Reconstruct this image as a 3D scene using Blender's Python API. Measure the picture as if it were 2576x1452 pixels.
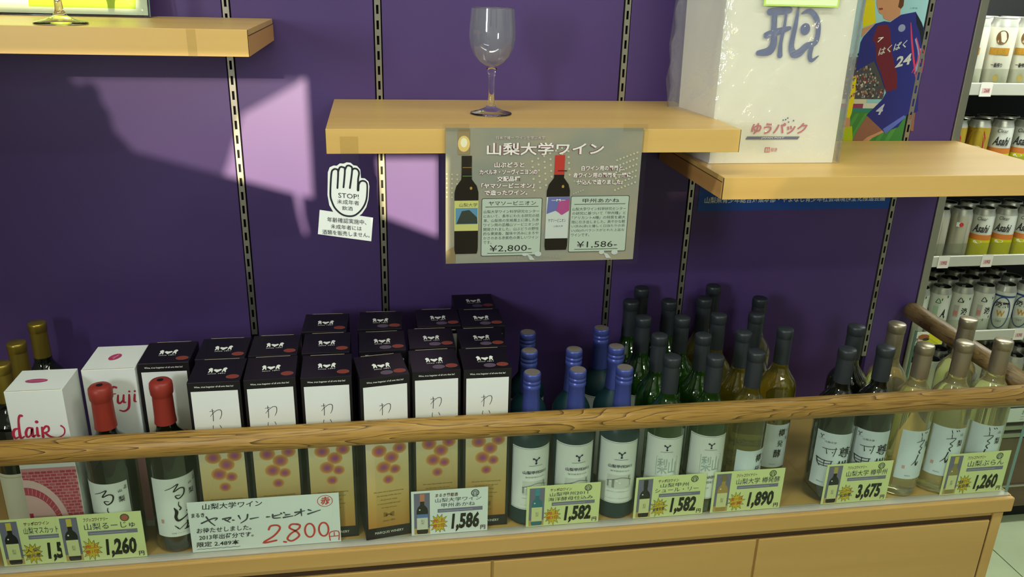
import bpy, bmesh, math, random
from mathutils import Matrix, Vector
random.seed(7)
PI = math.pi
S = bpy.context.scene
for o in list(bpy.data.objects): bpy.data.objects.remove(o)
COL = S.collection

# ------------------------------------------------------------------ camera
FPX = 2074.36
RIGHT = Vector((0.98700, -0.15795, 0.02762)) ; UPV = Vector((0.03031, 0.35098, 0.93590)) ; FWD = Vector((0.15777, 0.92298, -0.35113))
cam = bpy.data.cameras.new('camera'); cam.sensor_width = 36; cam.lens = FPX / 2576 * 36
cam.clip_start = 0.05
co = bpy.data.objects.new('camera', cam); COL.objects.link(co)
m3 = Matrix((RIGHT, UPV, -FWD)).transposed()
co.matrix_world = Matrix.Translation((0.1201, -1.5257, 0.8945)) @ m3.to_4x4()
S.camera = co

# ------------------------------------------------------------------ world, sun, lamps, exposure
S.view_settings.view_transform = 'Standard'; S.view_settings.look = 'None'
S.view_settings.gamma = 1; S.view_settings.use_curve_mapping = False
S.view_settings.exposure = 0.15
w = bpy.data.worlds.new('world'); S.world = w; w.use_nodes = True
w.node_tree.nodes['Background'].inputs[0].default_value = (0.80, 0.92, 1.0, 1)
w.node_tree.nodes['Background'].inputs[1].default_value = 0.28

def light(name, kind, loc, aim, energy, col, size=None, size_y=None, angle=None):
    L = bpy.data.lights.new(name, kind); L.energy = energy; L.color = col
    if kind == 'AREA':
        L.shape = 'RECTANGLE'; L.size = size; L.size_y = size_y
    if angle is not None: L.angle = angle
    o = bpy.data.objects.new(name, L); COL.objects.link(o); o.location = loc
    o.rotation_euler = (Vector(aim) - Vector(loc)).to_track_quat('-Z', 'Y').to_euler()
    return o
SUN = Vector((0.04, 1.0, -0.2077))
light('sun', 'SUN', (-1, -4, 2), tuple(Vector((-1, -4, 2)) + SUN), 13.0, (1.0, 0.88, 0.54), angle=0.009)
for (x, y) in ((-0.1, -0.95), (1.5, -1.05), (1.3, -2.0)):
    light('ceiling_lamp', 'AREA', (x, y, 1.84), (x, y, 0), 11.5, (0.92, 1.0, 0.85), 1.2, 0.14)
light('doorway_daylight', 'AREA', (-1.22, -2.15, 1.05), (0.5, 0, 0.5), 20, (0.92, 0.96, 1.0), 0.25, 0.5)

# ------------------------------------------------------------------ materials
def lin(c):
    if isinstance(c, str):
        c = c.lstrip('#'); c = [int(c[i:i + 2], 16) / 255 for i in (0, 2, 4)]
    return tuple(x / 12.92 if x <= .04045 else ((x + .055) / 1.055) ** 2.4 for x in c) + (1,)
MATS = {}
def mat(name, col, rough=.5, metal=0, spec=.5, trans=0, coat=0, ior=1.45, emit=None):
    if name in MATS: return MATS[name]
    m = bpy.data.materials.new(name); m.use_nodes = True
    b = m.node_tree.nodes['Principled BSDF']
    b.inputs['Base Color'].default_value = lin(col); b.inputs['Roughness'].default_value = rough
    b.inputs['Metallic'].default_value = metal; b.inputs['Specular IOR Level'].default_value = spec
    b.inputs['Transmission Weight'].default_value = trans; b.inputs['IOR'].default_value = ior
    b.inputs['Coat Weight'].default_value = coat; b.inputs['Coat Roughness'].default_value = .05
    if emit: b.inputs['Emission Color'].default_value = lin(col); b.inputs['Emission Strength'].default_value = emit
    m.diffuse_color = lin(col)
    MATS[name] = m
    return m
def ink(hexcol, rough=.45): return mat('print_' + hexcol.strip('#'), hexcol, rough, spec=.3)
def noisy(name, c1, c2, scale=(8, 8, 8), rough=.5, detail=3, bump=0, spec=.4, coat=0, metal=0, lo=.35, hi=.65, nscale=1.0, roughvar=0):
    """Procedural two-tone material: stretched noise in object space."""
    if name in MATS: return MATS[name]
    m = mat(name, c1, rough, metal, spec, coat=coat); nt = m.node_tree; N = nt.nodes; L = nt.links
    b = N['Principled BSDF']
    tc = N.new('ShaderNodeTexCoord'); mp = N.new('ShaderNodeMapping'); mp.inputs['Scale'].default_value = scale
    nz = N.new('ShaderNodeTexNoise'); nz.inputs['Scale'].default_value = nscale; nz.inputs['Detail'].default_value = detail
    cr = N.new('ShaderNodeValToRGB'); cr.color_ramp.elements[0].color = lin(c1); cr.color_ramp.elements[1].color = lin(c2)
    cr.color_ramp.elements[0].position = lo; cr.color_ramp.elements[1].position = hi
    L.new(tc.outputs['Object'], mp.inputs[0]); L.new(mp.outputs[0], nz.inputs['Vector'])
    L.new(nz.outputs[0], cr.inputs[0]); L.new(cr.outputs[0], b.inputs['Base Color'])
    if bump:
        bp = N.new('ShaderNodeBump'); bp.inputs['Strength'].default_value = bump; bp.inputs['Distance'].default_value = .002
        L.new(nz.outputs[0], bp.inputs['Height']); L.new(bp.outputs[0], b.inputs['Normal'])
    return m
def oak(name, c1, c2, c3, axis='X', scale=1.0):
    """Strong open-grained wood: bands stretched along the axis, warped by noise."""
    m = mat(name, c1, .42, spec=.4); nt = m.node_tree; N = nt.nodes; L = nt.links; b = N['Principled BSDF']
    tc = N.new('ShaderNodeTexCoord'); mp = N.new('ShaderNodeMapping')
    s = {'X': (2.2, 30, 30), 'Y': (30, 2.2, 30)}[axis]; mp.inputs['Scale'].default_value = [k * scale for k in s]
    nz = N.new('ShaderNodeTexNoise'); nz.inputs['Scale'].default_value = .9; nz.inputs['Detail'].default_value = 1.5
    wv = N.new('ShaderNodeMath'); wv.operation = 'MULTIPLY'; wv.inputs[1].default_value = 17
    fr = N.new('ShaderNodeMath'); fr.operation = 'FRACT'
    cr = N.new('ShaderNodeValToRGB'); e = cr.color_ramp.elements
    e[0].position = 0; e[0].color = lin(c2); e[1].position = 1; e[1].color = lin(c3)
    x = e.new(.16); x.color = lin(c1); x = e.new(.7); x.color = lin(c1)
    fine = N.new('ShaderNodeTexNoise'); fine.inputs['Scale'].default_value = 1; fine.inputs['Detail'].default_value = 2
    mp2 = N.new('ShaderNodeMapping'); s2 = {'X': (18, 320, 320), 'Y': (320, 18, 320)}[axis]; mp2.inputs['Scale'].default_value = s2
    cr2 = N.new('ShaderNodeValToRGB'); cr2.color_ramp.elements[0].position = .33; cr2.color_ramp.elements[1].position = .5
    cr2.color_ramp.elements[0].color = (.45, .42, .38, 1); cr2.color_ramp.elements[1].color = (1, 1, 1, 1)
    mx = N.new('ShaderNodeMixRGB'); mx.blend_type = 'MULTIPLY'; mx.inputs[0].default_value = .75
    L.new(tc.outputs['Object'], mp.inputs[0]); L.new(mp.outputs[0], nz.inputs['Vector'])
    L.new(nz.outputs[0], wv.inputs[0]); L.new(wv.outputs[0], fr.inputs[0]); L.new(fr.outputs[0], cr.inputs[0])
    L.new(tc.outputs['Object'], mp2.inputs[0]); L.new(mp2.outputs[0], fine.inputs['Vector']); L.new(fine.outputs[0], cr2.inputs[0])
    L.new(cr.outputs[0], mx.inputs[1]); L.new(cr2.outputs[0], mx.inputs[2]); L.new(mx.outputs[0], b.inputs['Base Color'])
    return m
def clear_film(name, tint, gloss=.12, rough=.06, bump=0, haze=0):
    """Thin clear sheet: lets light straight through, with a glossy surface."""
    if name in MATS: return MATS[name]
    m = bpy.data.materials.new(name); m.use_nodes = True; nt = m.node_tree; N = nt.nodes; L = nt.links
    N.remove(N['Principled BSDF']); out = N['Material Output']
    t = N.new('ShaderNodeBsdfTransparent'); t.inputs[0].default_value = lin(tint)
    g = N.new('ShaderNodeBsdfGlossy'); g.inputs['Roughness'].default_value = rough
    lw = N.new('ShaderNodeLayerWeight'); lw.inputs[0].default_value = .5
    f = N.new('ShaderNodeMath'); f.operation = 'POWER'; f.inputs[1].default_value = 5; L.new(lw.outputs['Facing'], f.inputs[0])
    a = N.new('ShaderNodeMath'); a.operation = 'ADD'; a.inputs[1].default_value = gloss + .03; a.use_clamp = True
    mx = N.new('ShaderNodeMixShader')
    L.new(f.outputs[0], a.inputs[0]); L.new(a.outputs[0], mx.inputs[0]); L.new(t.outputs[0], mx.inputs[1]); L.new(g.outputs[0], mx.inputs[2])
    L.new(mx.outputs[0], out.inputs[0])
    if haze:      # milky white mixed in to stand for reflections on the sheet
        df = N.new('ShaderNodeBsdfDiffuse'); df.inputs[0].default_value = (.9, .92, .95, 1); m2 = N.new('ShaderNodeMixShader'); m2.inputs[0].default_value = haze
        L.new(mx.outputs[0], m2.inputs[1]); L.new(df.outputs[0], m2.inputs[2]); L.new(m2.outputs[0], out.inputs[0])
    if bump:
        tc = N.new('ShaderNodeTexCoord'); nz = N.new('ShaderNodeTexNoise'); nz.inputs['Scale'].default_value = 14; nz.inputs['Detail'].default_value = 4
        nz.inputs['Distortion'].default_value = 1.5
        bp = N.new('ShaderNodeBump'); bp.inputs['Strength'].default_value = bump; bp.inputs['Distance'].default_value = .01
        L.new(tc.outputs['Object'], nz.inputs['Vector']); L.new(nz.outputs[0], bp.inputs['Height']); L.new(bp.outputs[0], g.inputs['Normal'])
    MATS[name] = m
    return m
def zramp(name, stops, rough=.4, zmax=1.0, axis=2):
    """Printed colour gradient along the object's own height (ink, not light)."""
    m = mat(name, stops[0][1], rough, spec=.3); nt = m.node_tree; N = nt.nodes; L = nt.links; b = N['Principled BSDF']
    tc = N.new('ShaderNodeTexCoord'); sp = N.new('ShaderNodeSeparateXYZ'); dv = N.new('ShaderNodeMath'); dv.operation = 'DIVIDE'; dv.inputs[1].default_value = zmax
    cr = N.new('ShaderNodeValToRGB'); e = cr.color_ramp.elements
    e[0].position, e[0].color = stops[0][0], lin(stops[0][1]); e[1].position, e[1].color = stops[-1][0], lin(stops[-1][1])
    for p, c in stops[1:-1]:
        x = e.new(p); x.color = lin(c)
    L.new(tc.outputs['Object'], sp.inputs[0]); L.new(sp.outputs[axis], dv.inputs[0]); L.new(dv.outputs[0], cr.inputs[0]); L.new(cr.outputs[0], b.inputs['Base Color'])
    return m

M_WALL = noisy('purple_wall_laminate', '#4c386e', '#513d72', (3, 3, 3), rough=.42, spec=.35)
M_BEECH = noisy('beech_laminate', '#d8b068', '#cea55e', (1.2, 30, 30), rough=.36, spec=.45, lo=.3, hi=.7)
M_BEECHSIDE = noisy('beech_edge_band', '#cc9c5c', '#c29052', (20, 1.5, 30), rough=.4)
M_COUNTER = noisy('counter_wood', '#bf9a5a', '#b58f50', (1.5, 1.5, 24), rough=.42, lo=.3, hi=.7)
M_RAIL = oak('oak_handrail', '#a27c3c', '#4a3312', '#b28b4b', 'X')
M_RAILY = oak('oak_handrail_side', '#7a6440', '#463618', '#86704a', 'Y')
M_SEAM = mat('dark_seam', '#3c2815', .7)
M_STEEL = mat('brushed_steel', '#b9b6a8', .38, 1)
M_STEELD = mat('slot_recess', '#15110c', .8)
M_CHROME = mat('zinc_upright', '#a8a498', .32, .85)
M_GLASS = clear_film('clear_sheet_glass', '#fafdfa', 0.0, .01)
M_GLASSEDGE = mat('glass_edge', '#7fa59a', .2, trans=.4)
M_ACRYLIC = clear_film('clear_acrylic', '#f4f6f2', .05, .03)
M_FILM = clear_film('crinkled_plastic_film', '#f8f9f9', .08, .12, bump=.9, haze=.12)
M_LAMINATE = clear_film('laminating_film', '#fcfcfc', -.022, .10)
M_TAPE = clear_film('clear_tape', '#fbfbf8', -.01, .15)
M_CRYSTAL = mat('drinking_glass', '#ffffff', 0.0, trans=1.0, ior=1.46)

# ------------------------------------------------------------------ geometry builders
class Geo:
    def __init__(s): s.v = []; s.f = []; s.mi = []; s.mats = []; s.sm = []
    def m(s, material):
        if material not in s.mats: s.mats.append(material)
        return s.mats.index(material)
    def add(s, verts, faces, material, smooth=False):
        b = len(s.v); s.v += [tuple(p) for p in verts]; k = s.m(material)
        for f in faces: s.f.append(tuple(i + b for i in f)); s.mi.append(k); s.sm.append(smooth)
        return s
    def box(s, x0, x1, y0, y1, z0, z1, material, bev=0):
        if bev <= 0:
            v = [(x, y, z) for z in (z0, z1) for y in (y0, y1) for x in (x0, x1)]
            return s.add(v, [(0, 2, 3, 1), (4, 5, 7, 6), (0, 1, 5, 4), (2, 6, 7, 3), (0, 4, 6, 2), (1, 3, 7, 5)], material)
        bm = bmesh.new(); bmesh.ops.create_cube(bm, size=1)
        for v in bm.verts: v.co = Vector(((x0 + x1) / 2 + v.co.x * (x1 - x0), (y0 + y1) / 2 + v.co.y * (y1 - y0), (z0 + z1) / 2 + v.co.z * (z1 - z0)))
        bmesh.ops.bevel(bm, geom=list(bm.edges), offset=bev, segments=2, affect='EDGES', profile=.5)
        bm.verts.index_update()
        s.add([v.co[:] for v in bm.verts], [[v.index for v in f.verts] for f in bm.faces], material); bm.free()
        return s
    def lathe(s, prof, material, seg=40, cx=0, cy=0, smooth=True, a0=0, a1=2 * PI):
        """prof: (r, z) from bottom to top; material may be a list, one for each band."""
        full = abs(a1 - a0 - 2 * PI) < 1e-6; n = seg if full else seg + 1; b = len(s.v)
        for (r, z) in prof:
            for i in range(n):
                a = a0 + (a1 - a0) * i / seg; s.v.append((cx + r * math.sin(a), cy - r * math.cos(a), z))
        for j in range(len(prof) - 1):
            k = s.m(material[j] if isinstance(material, list) else material)
            for i in range(seg):
                i2 = (i + 1) % n
                s.f.append((b + j * n + i, b + j * n + i2, b + (j + 1) * n + i2, b + (j + 1) * n + i)); s.mi.append(k); s.sm.append(smooth)
        return s
    def tube(s, pts, r, material, seg=16, caps=True):
        pts = [Vector(p) for p in pts]; b = len(s.v); k = s.m(material)
        for i, p in enumerate(pts):
            t = (pts[min(i + 1, len(pts) - 1)] - pts[max(i - 1, 0)]).normalized()
            u = t.cross(Vector((0, 0, 1)));  u = Vector((1, 0, 0)) if u.length < 1e-4 else u.normalized(); w_ = t.cross(u)
            rr = r[i] if isinstance(r, (list, tuple)) else r
            for j in range(seg):
                a = 2 * PI * j / seg; s.v.append(tuple(p + (u * math.cos(a) + w_ * math.sin(a)) * rr))
        for i in range(len(pts) - 1):
            for j in range(seg):
                j2 = (j + 1) % seg
                s.f.append((b + i * seg + j, b + i * seg + j2, b + (i + 1) * seg + j2, b + (i + 1) * seg + j)); s.mi.append(k); s.sm.append(True)
        if caps:
            s.f.append(tuple(b + j for j in range(seg))); s.mi.append(k); s.sm.append(False)
            e = b + (len(pts) - 1) * seg; s.f.append(tuple(e + j for j in reversed(range(seg)))); s.mi.append(k); s.sm.append(False)
        return s
    def build(s, name, parent=None, fix=True):
        me = bpy.data.meshes.new(name); me.from_pydata(s.v, [], s.f)
        for m_ in s.mats: me.materials.append(m_)
        me.polygons.foreach_set('material_index', s.mi); me.polygons.foreach_set('use_smooth', s.sm)
        if fix:
            bm = bmesh.new(); bm.from_mesh(me); bmesh.ops.recalc_face_normals(bm, faces=bm.faces); bm.to_mesh(me); bm.free()
        me.update()
        return link(name, me, parent)
def link(name, me, parent=None):
    o = bpy.data.objects.new(name, me); COL.objects.link(o)
    if parent is not None: o.parent = parent
    return o
def thing(name, label, cat, loc=(0, 0, 0), rz=0, group=None):
    o = bpy.data.objects.new(name, None); COL.objects.link(o); o.empty_display_size = .02
    o.location = loc; o.rotation_euler = (0, 0, rz)
    return tag(o, label, cat, group)
def tag(o, label, cat, group=None):
    o['label'] = label; o['category'] = cat
    if group: o['group'] = group
    return o
def struct(o): o['kind'] = 'structure'; return o
def dup(root, loc, rz=0, label=None, group=None, scale=None):
    r = root.copy(); COL.objects.link(r); r.location = loc; r.rotation_euler = (0, 0, rz)
    if scale: r.scale = scale
    if label: r['label'] = label
    if group: r['group'] = group
    for ch in list(root.children):
        c = ch.copy(); COL.objects.link(c); c.parent = r
        for g in list(ch.children):
            d = g.copy(); COL.objects.link(d); d.parent = c
    return r

# ------------------------------------------------------------------ flat print (lettering and pictures as thin ink shapes)
_tc = {}
def text_geo(t, bold=0.0):
    if (t, bold) in _tc: return _tc[(t, bold)]
    c = bpy.data.curves.new('t', 'FONT'); c.body = t; c.size = 1; c.resolution_u = 2; c.offset = bold
    o = bpy.data.objects.new('t', c); COL.objects.link(o)
    me = bpy.data.meshes.new_from_object(o.evaluated_get(bpy.context.evaluated_depsgraph_get()))
    v = [(p.co.x, p.co.y) for p in me.vertices]; f = [tuple(p.vertices) for p in me.polygons]
    bpy.data.objects.remove(o); bpy.data.curves.remove(c); bpy.data.meshes.remove(me)
    x0 = min(p[0] for p in v); x1 = max(p[0] for p in v); y0 = min(p[1] for p in v); y1 = max(p[1] for p in v)
    v = [((x - x0) / (x1 - x0), (y - y0) / max(y1 - y0, 1e-6)) for x, y in v]
    _tc[(t, bold)] = (v, f)
    return v, f
class Print:
    """Ink shapes in (u, v) on a flat sheet facing -Y, or wrapped round a cylinder of radius r."""
    def __init__(s, r=None, eps=.00012, y=0.0): s.g = Geo(); s.r = r; s.eps = eps; s.y = y; s.k = 0
    def mp(s, u, v, l):
        if s.r:
            a = u / s.r; r = s.r + s.eps * l; return (r * math.sin(a), -r * math.cos(a), v)
        return (u, s.y - s.eps * l, v)
    def raw(s, v, f, m, l):
        s.k += .01; l = l + s.k; s.g.add([s.mp(a, b, l) for a, b in v], f, m)
        return s
    def rect(s, x0, y0, x1, y1, m, l=1):
        n = max(1, int(abs(x1 - x0) / .003)) if s.r else 1
        v = [(x0 + (x1 - x0) * i / n, y) for i in range(n + 1) for y in (y0, y1)]
        return s.raw(v, [(2 * i, 2 * i + 2, 2 * i + 3, 2 * i + 1) for i in range(n)], m, l)
    def quad(s, pts, m, l=1): return s.raw(pts, [tuple(range(len(pts)))], m, l)
    def disc(s, cx, cy, rx, ry, m, l=1, n=20, rot=0):
        c, d = math.cos(rot), math.sin(rot)
        return s.raw([(cx + rx * math.cos(2 * PI * i / n) * c - ry * math.sin(2 * PI * i / n) * d, cy + rx * math.cos(2 * PI * i / n) * d + ry * math.sin(2 * PI * i / n) * c) for i in range(n)], [tuple(range(n))], m, l)
    def ring(s, cx, cy, rx, ry, wd, m, l=1, n=28):
        v = []
        for i in range(n):
            a = 2 * PI * i / n; v += [(cx + rx * math.cos(a), cy + ry * math.sin(a)), (cx + (rx - wd) * math.cos(a), cy + (ry - wd) * math.sin(a))]
        return s.raw(v, [(2 * i, (2 * i + 2) % (2 * n), (2 * i + 3) % (2 * n), 2 * i + 1) for i in range(n)], m, l)
    def text(s, t, x, y, wd, ht, m, l=3, bold=0.0, shear=0.0, slope=0.0):
        v, f = text_geo(t, bold)
        return s.raw([(x + a * wd + b * ht * shear, y + b * ht + a * wd * slope) for a, b in v], f, m, l)
    def stroke(s, pts, wd, m, l=3, close=False):
        """Brush line through pts; wd is one width or a list of widths."""
        P = [Vector((p[0], p[1])) for p in pts]
        W = wd if isinstance(wd, (list, tuple)) else [wd] * len(P)
        if len(P) > 2:                                             # smooth: one Chaikin-like pass through Catmull points
            Q = []; Wq = []
            for i in range(len(P) - 1):
                p0, p1, p2, p3 = P[max(i - 1, 0)], P[i], P[i + 1], P[min(i + 2, len(P) - 1)]
                for k in range(4):
                    t = k / 4; Q.append(.5 * ((2 * p1) + (p2 - p0) * t + (2 * p0 - 5 * p1 + 4 * p2 - p3) * t * t + (3 * p1 - p0 - 3 * p2 + p3) * t ** 3)); Wq.append(W[i] + (W[i + 1] - W[i]) * t)
            Q.append(P[-1]); Wq.append(W[-1]); P, W = Q, Wq
        v = []
        for i, p in enumerate(P):
            d = (P[min(i + 1, len(P) - 1)] - P[max(i - 1, 0)]); d = d.normalized() if d.length > 1e-9 else Vector((1, 0)); nrm = Vector((-d.y, d.x)) * W[i] / 2
            v += [tuple(p + nrm), tuple(p - nrm)]
        s.raw(v, [(2 * i, 2 * i + 1, 2 * i + 3, 2 * i + 2) for i in range(len(P) - 1)], m, l)
        for e in (0, -1): s.disc(P[e].x, P[e].y, W[e] / 2, W[e] / 2, m, l, n=8)
        return s
    def build(s, name, parent): return s.g.build(name, parent, fix=False)

BLACK = ink('#15140f'); WHITE = ink('#e9ece4'); DARK = ink('#262420')

# ================================================================== SETTING
FLOOR = -0.90
# --- back wall: dark carrier with purple panels between the slotted uprights
UX = [-0.1227, 0.1296, 0.5786, 0.7366, 1.1821]
WX0, WX1 = -0.95, 1.283
wall = struct(Geo().box(WX0, WX1, .012, .045, -.9, 1.6, M_STEELD).build('wall_back'))
edges = [WX0] + UX + [WX1]
for i in range(len(edges) - 1):
    a = edges[i] + (.0075 if i else 0); b = edges[i + 1] - (.0075 if i < len(edges) - 2 else 0)
    Geo().box(a, b, 0, .0119, -.9, 1.6, M_WALL, .0008).build('wall_panel', wall)
trim = struct(Geo().box(1.2835, 1.301, -.004, .046, -.9, 1.6, M_STEEL, .001).build('trim_1'))
# --- slotted uprights
def upright(x, z0, z1, label):
    t = thing('slotted_upright', label, 'upright', (x, 0, 0), group='slotted uprights in the purple wall')
    g = Geo(); wd = .0052; sw = .0021; pitch = .0257; sl = .0150
    z = z0
    ys = -.0022
    def q(x0, x1, za, zb): g.add([(x0, ys, za), (x1, ys, za), (x1, ys, zb), (x0, ys, zb)], [(0, 1, 2, 3)], M_CHROME)
    q(-wd, -sw, z0, z1); q(sw, wd, z0, z1)
    while z < z1:
        q(-sw, sw, z, min(z + pitch - sl, z1))
        if z + pitch < z1:   # slot walls
            for sx in (-sw, sw): g.add([(sx, ys, z + pitch - sl), (sx, .006, z + pitch - sl), (sx, .006, z + pitch), (sx, ys, z + pitch)], [(0, 1, 2, 3)], M_STEELD)
        z += pitch
    for sx in (-wd, wd): g.add([(sx, ys, z0), (sx, .011, z0), (sx, .011, z1), (sx, ys, z1)], [(0, 1, 2, 3)], M_CHROME)
    g.add([(-wd, ys, z0), (wd, ys, z0), (wd, .011, z0), (-wd, .011, z0)], [(0, 1, 2, 3)], M_CHROME)
    g.build('slotted_channel', t, fix=False)
    Geo().box(-wd + .0006, wd - .0006, .0065, .0112, z0, z1, M_STEELD).build('channel_back', t)
ub = ['slotted upright leftmost of five, running behind the left shelf', 'slotted upright just left of the hanging poster, behind the middle shelf',
      'slotted upright directly behind the right end of the hanging poster', 'slotted upright at the left edge of the blue wall poster',
      'slotted upright rightmost of five, along the right edge of the wall poster']
for x, z0, l in zip(UX, (.236, .05, .05, .05, .128), ub): upright(x, z0, 1.45, l)

# --- floor, ceiling, added light blockers
fl = struct(Geo().box(-3, 5, -3.2, 3, FLOOR - .05, FLOOR - .006, mat('tile_grout', '#5a6450', .8)).build('floor'))
M_TILE = noisy('pale_green_tile', '#bcc9a2', '#b0bd96', (6, 6, 6), rough=.35)
tile_me = None
for i in range(-4, 9):
    for j in range(-6, 6):
        x = .38 + i * .45; y = -.14 + j * .45
        if tile_me is None:
            o = Geo().box(0, .446, 0, .446, 0, .0055, M_TILE, .001).build('floor_tile', fl); tile_me = o.data
        else: o = link('floor_tile', tile_me, fl)
        o.location = (x, y, FLOOR - .0055)
struct(Geo().box(-1.10, -1.05, -1.75, .04, FLOOR + .001, 1.899, mat('light_blocker_grey', '#6f6a62', .7)).box(-1.10, -1.05, -2.1, -1.7505, FLOOR + .001, .50, mat('light_blocker_grey', '#6f6a62', .7)).build('light_blocker_left'))  # added unseen blocker, keeps side light off the lower left wall
struct(Geo().box(-3, 5, -3.2, 3, 1.9, 1.95, mat('ceiling_white', '#d9d8d0', .8)).build('ceiling'))
def sun_mask():
    """Added wall behind the camera; its holes are shaped to cast the sun patches."""
    Y = -2.3; sx, sz = SUN.x / SUN.y * -Y, -SUN.z / SUN.y * -Y
    holes = [
        [(-.392, .722), (-.375, .705), (-.355, .712), (-.342, .700), (-.340, .676), (-.330, .660), (-.327, .628), (-.312, .610), (-.300, .592), (-.03, .512), (-.024, .47), (-.016, .432), (-.012, .436), (-.018, .47), (-.018, .508), (.002, .504), (.002, .722)],  # outline cut to imitate the shadow of a hand and arm
        [(-.62, 1.12), (-.62, .822), (-.25, .822), (-.27, 1.12)],
        [(.122, .580), (.132, .466), (.234, .424), (.234, .580)],
        [(.69, 1.10), (.69, .49), (.757, .505), (.788, .548), (.925, .556), (.925, 1.10)],
    ]
    outer = [(-3.0, FLOOR), (5.0, FLOOR), (5.0, 1.9), (-3.0, 1.9)]
    bm = bmesh.new(); edges_ = []
    for k, lp in enumerate([outer] + holes):
        vs = [bm.verts.new((x - (sx if k else 0), Y, z + (sz if k else 0))) for x, z in lp]
        edges_ += [bm.edges.new((vs[i], vs[(i + 1) % len(vs)])) for i in range(len(vs))]
    bmesh.ops.triangle_fill(bm, use_beauty=True, use_dissolve=False, edges=edges_)
    me = bpy.data.meshes.new('sun_mask_wall'); bm.to_mesh(me); bm.free()
    me.materials.append(mat('sun_mask_panel', '#c9c6bc', .8))
    o = link('sun_mask_wall', me); md = o.modifiers.new('thick', 'SOLIDIFY'); md.thickness = .02; md.offset = 0
    struct(o)
    # added tinted panes that dim the sun through some of the holes
    for n_, tint, lp in (('sun_dimmer_1', '#7c7972', [(.68, 1.12), (.68, .48), (.935, .48), (.935, 1.12)]), ('sun_dimmer_2', '#b4b4bc', [(-.42, .725), (-.42, .52), (-.165, .52), (-.145, .56), (-.11, .655), (-.01, .71), (.0, .725)])):
        g = Geo(); n = len(lp); pts = [(x - sx, z + sz) for x, z in lp]
        g.add([(x, Y + .013, z) for x, z in pts] + [(x, Y + .016, z) for x, z in pts], [tuple(range(n)), tuple(range(n, 2 * n))] + [(i, (i + 1) % n, (i + 1) % n + n, i + n) for i in range(n)], clear_film('dimmer_film_' + n_, tint, .0, .05))
        struct(g.build(n_))
sun_mask()

# ================================================================== SHELVES
D, T = .3128, .0357
def shelf(x0, x1, z, label):
    t = thing('wall_shelf', label, 'shelf', (0, 0, 0), group='beech wall shelves')
    Geo().box(x0, x1, -D + .0022, -.0026, z - T, z, M_BEECH, .0006).build('board', t)
    Geo().box(x0, x1, -D, -D + .002, z - T, z, M_BEECH, .0004).build('front_fascia', t)
    for x, s in ((x0, -1), (x1, 1)):
        e = Geo().box(min(x, x + s * .0008), max(x, x + s * .0008), -D + .006, -.004, z - T + .0004, z - .0088, M_BEECHSIDE).build('edge_band', t)
        Geo().box(min(x, x + s * .0009), max(x, x + s * .0009), -D + .006, -.004, z - .0088, z - .0079, M_SEAM).build('seam', e)
        Geo().box(min(x, x + s * .0006), max(x, x + s * .0006), -D - .0002, -D + .0016, z - T, z - .0005, M_SEAM).build('corner_seam', t)
    return t
LZ, MZ, RZ = .8203, .6859, .6095
shelf(-.80, -.0478, LZ, 'upper left beech shelf holding the bright green leaflet stand')
shelf(.0493, .681, MZ, 'middle beech shelf with the empty wine glass on it')
shelf(.6632, 1.2943, RZ, 'right-hand beech shelf carrying the wrapped white gift bag')

# ================================================================== DISPLAY COUNTER
CX1 = 1.299; CY = -.372
ct = thing('display_counter', 'long wooden display counter with cabinet doors below the wine bottles', 'counter', (0, 0, 0))
CX0 = -.95
Geo().box(CX0, CX1 - .004, -.343, -.0015, -.034, 0, M_COUNTER).build('counter_top', ct)
Geo().box(CX0, CX1, CY, -.3615, -.032, -.0015, M_COUNTER, .0025).build('front_edge', ct)
Geo().box(CX1 - .0038, CX1, -.3612, -.0015, -.032, -.0015, M_COUNTER, .001).build('side_edge', ct)
Geo().box(CX0, CX1 - .006, -.3613, -.3432, -.006, .0, mat('grey_channel', '#b4b0a2', .4, .15), .0006).build('glass_channel', ct)
Geo().box(CX0, CX1 - .012, -.362, -.05, -.88, -.0345, M_COUNTER).build('cabinet_body', ct)
Geo().box(CX0, 1.279, -.3632, -.3622, -.052, -.044, M_SEAM).build('recess', ct)
for a, b in ((-.95, -.192), (-.187, .2955), (.3005, .7855), (.7905, 1.262)):
    d = Geo().box(a, b, -.3665, -.3625, -.86, -.053, M_COUNTER, .0012).build('cabinet_door', ct)
Geo().box(1.2635, 1.2655, -.3640, -.3622, -.86, -.048, M_SEAM).build('recess', ct)
Geo().box(1.266, 1.287, -.3665, -.3625, -.88, -.036, M_COUNTER, .001).build('end_stile', ct)
# glass guard
gp = thing('glass_panel', 'long clear glass guard in front of the wine bottles', 'glass')
Geo().box(CX0, 1.288, -.3545, -.3495, -.004, .1955, M_GLASS).build('pane', gp)
gs = thing('glass_panel', 'clear glass end panel under the side handrail at right', 'glass')
Geo().box(1.2885, 1.2935, -.3545, -.014, .001, .1905, M_GLASS).build('pane', gs)
Geo().box(1.2880, 1.2940, -.0138, -.0125, .001, .1905, M_GLASSEDGE).build('polished_edge', gs)
Geo().box(1.2880, 1.2940, -.3552, -.3546, .001, .1905, M_GLASSEDGE).build('polished_edge', gs)
RR = .0190
o = tag(Geo().tube([(CX0, -.366, .217), (0, -.366, .217), (1.33, -.366, .217)], RR, M_RAIL, 24).build('handrail'), 'round oak handrail running along the front above the glass', 'handrail')
o = tag(Geo().tube([(1.300, -.3455, .214), (1.2838, -.2, .2264), (1.2674, -.054, .2388), (1.2642, -.026, .2412), (1.2630, -.0145, .2420), (1.2627, -.0115, .2422)], [RR, RR, RR, RR, RR * .94, RR * .75], M_RAILY, 24).build('handrail'), 'short round oak handrail along the right side of the counter', 'handrail')

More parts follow.
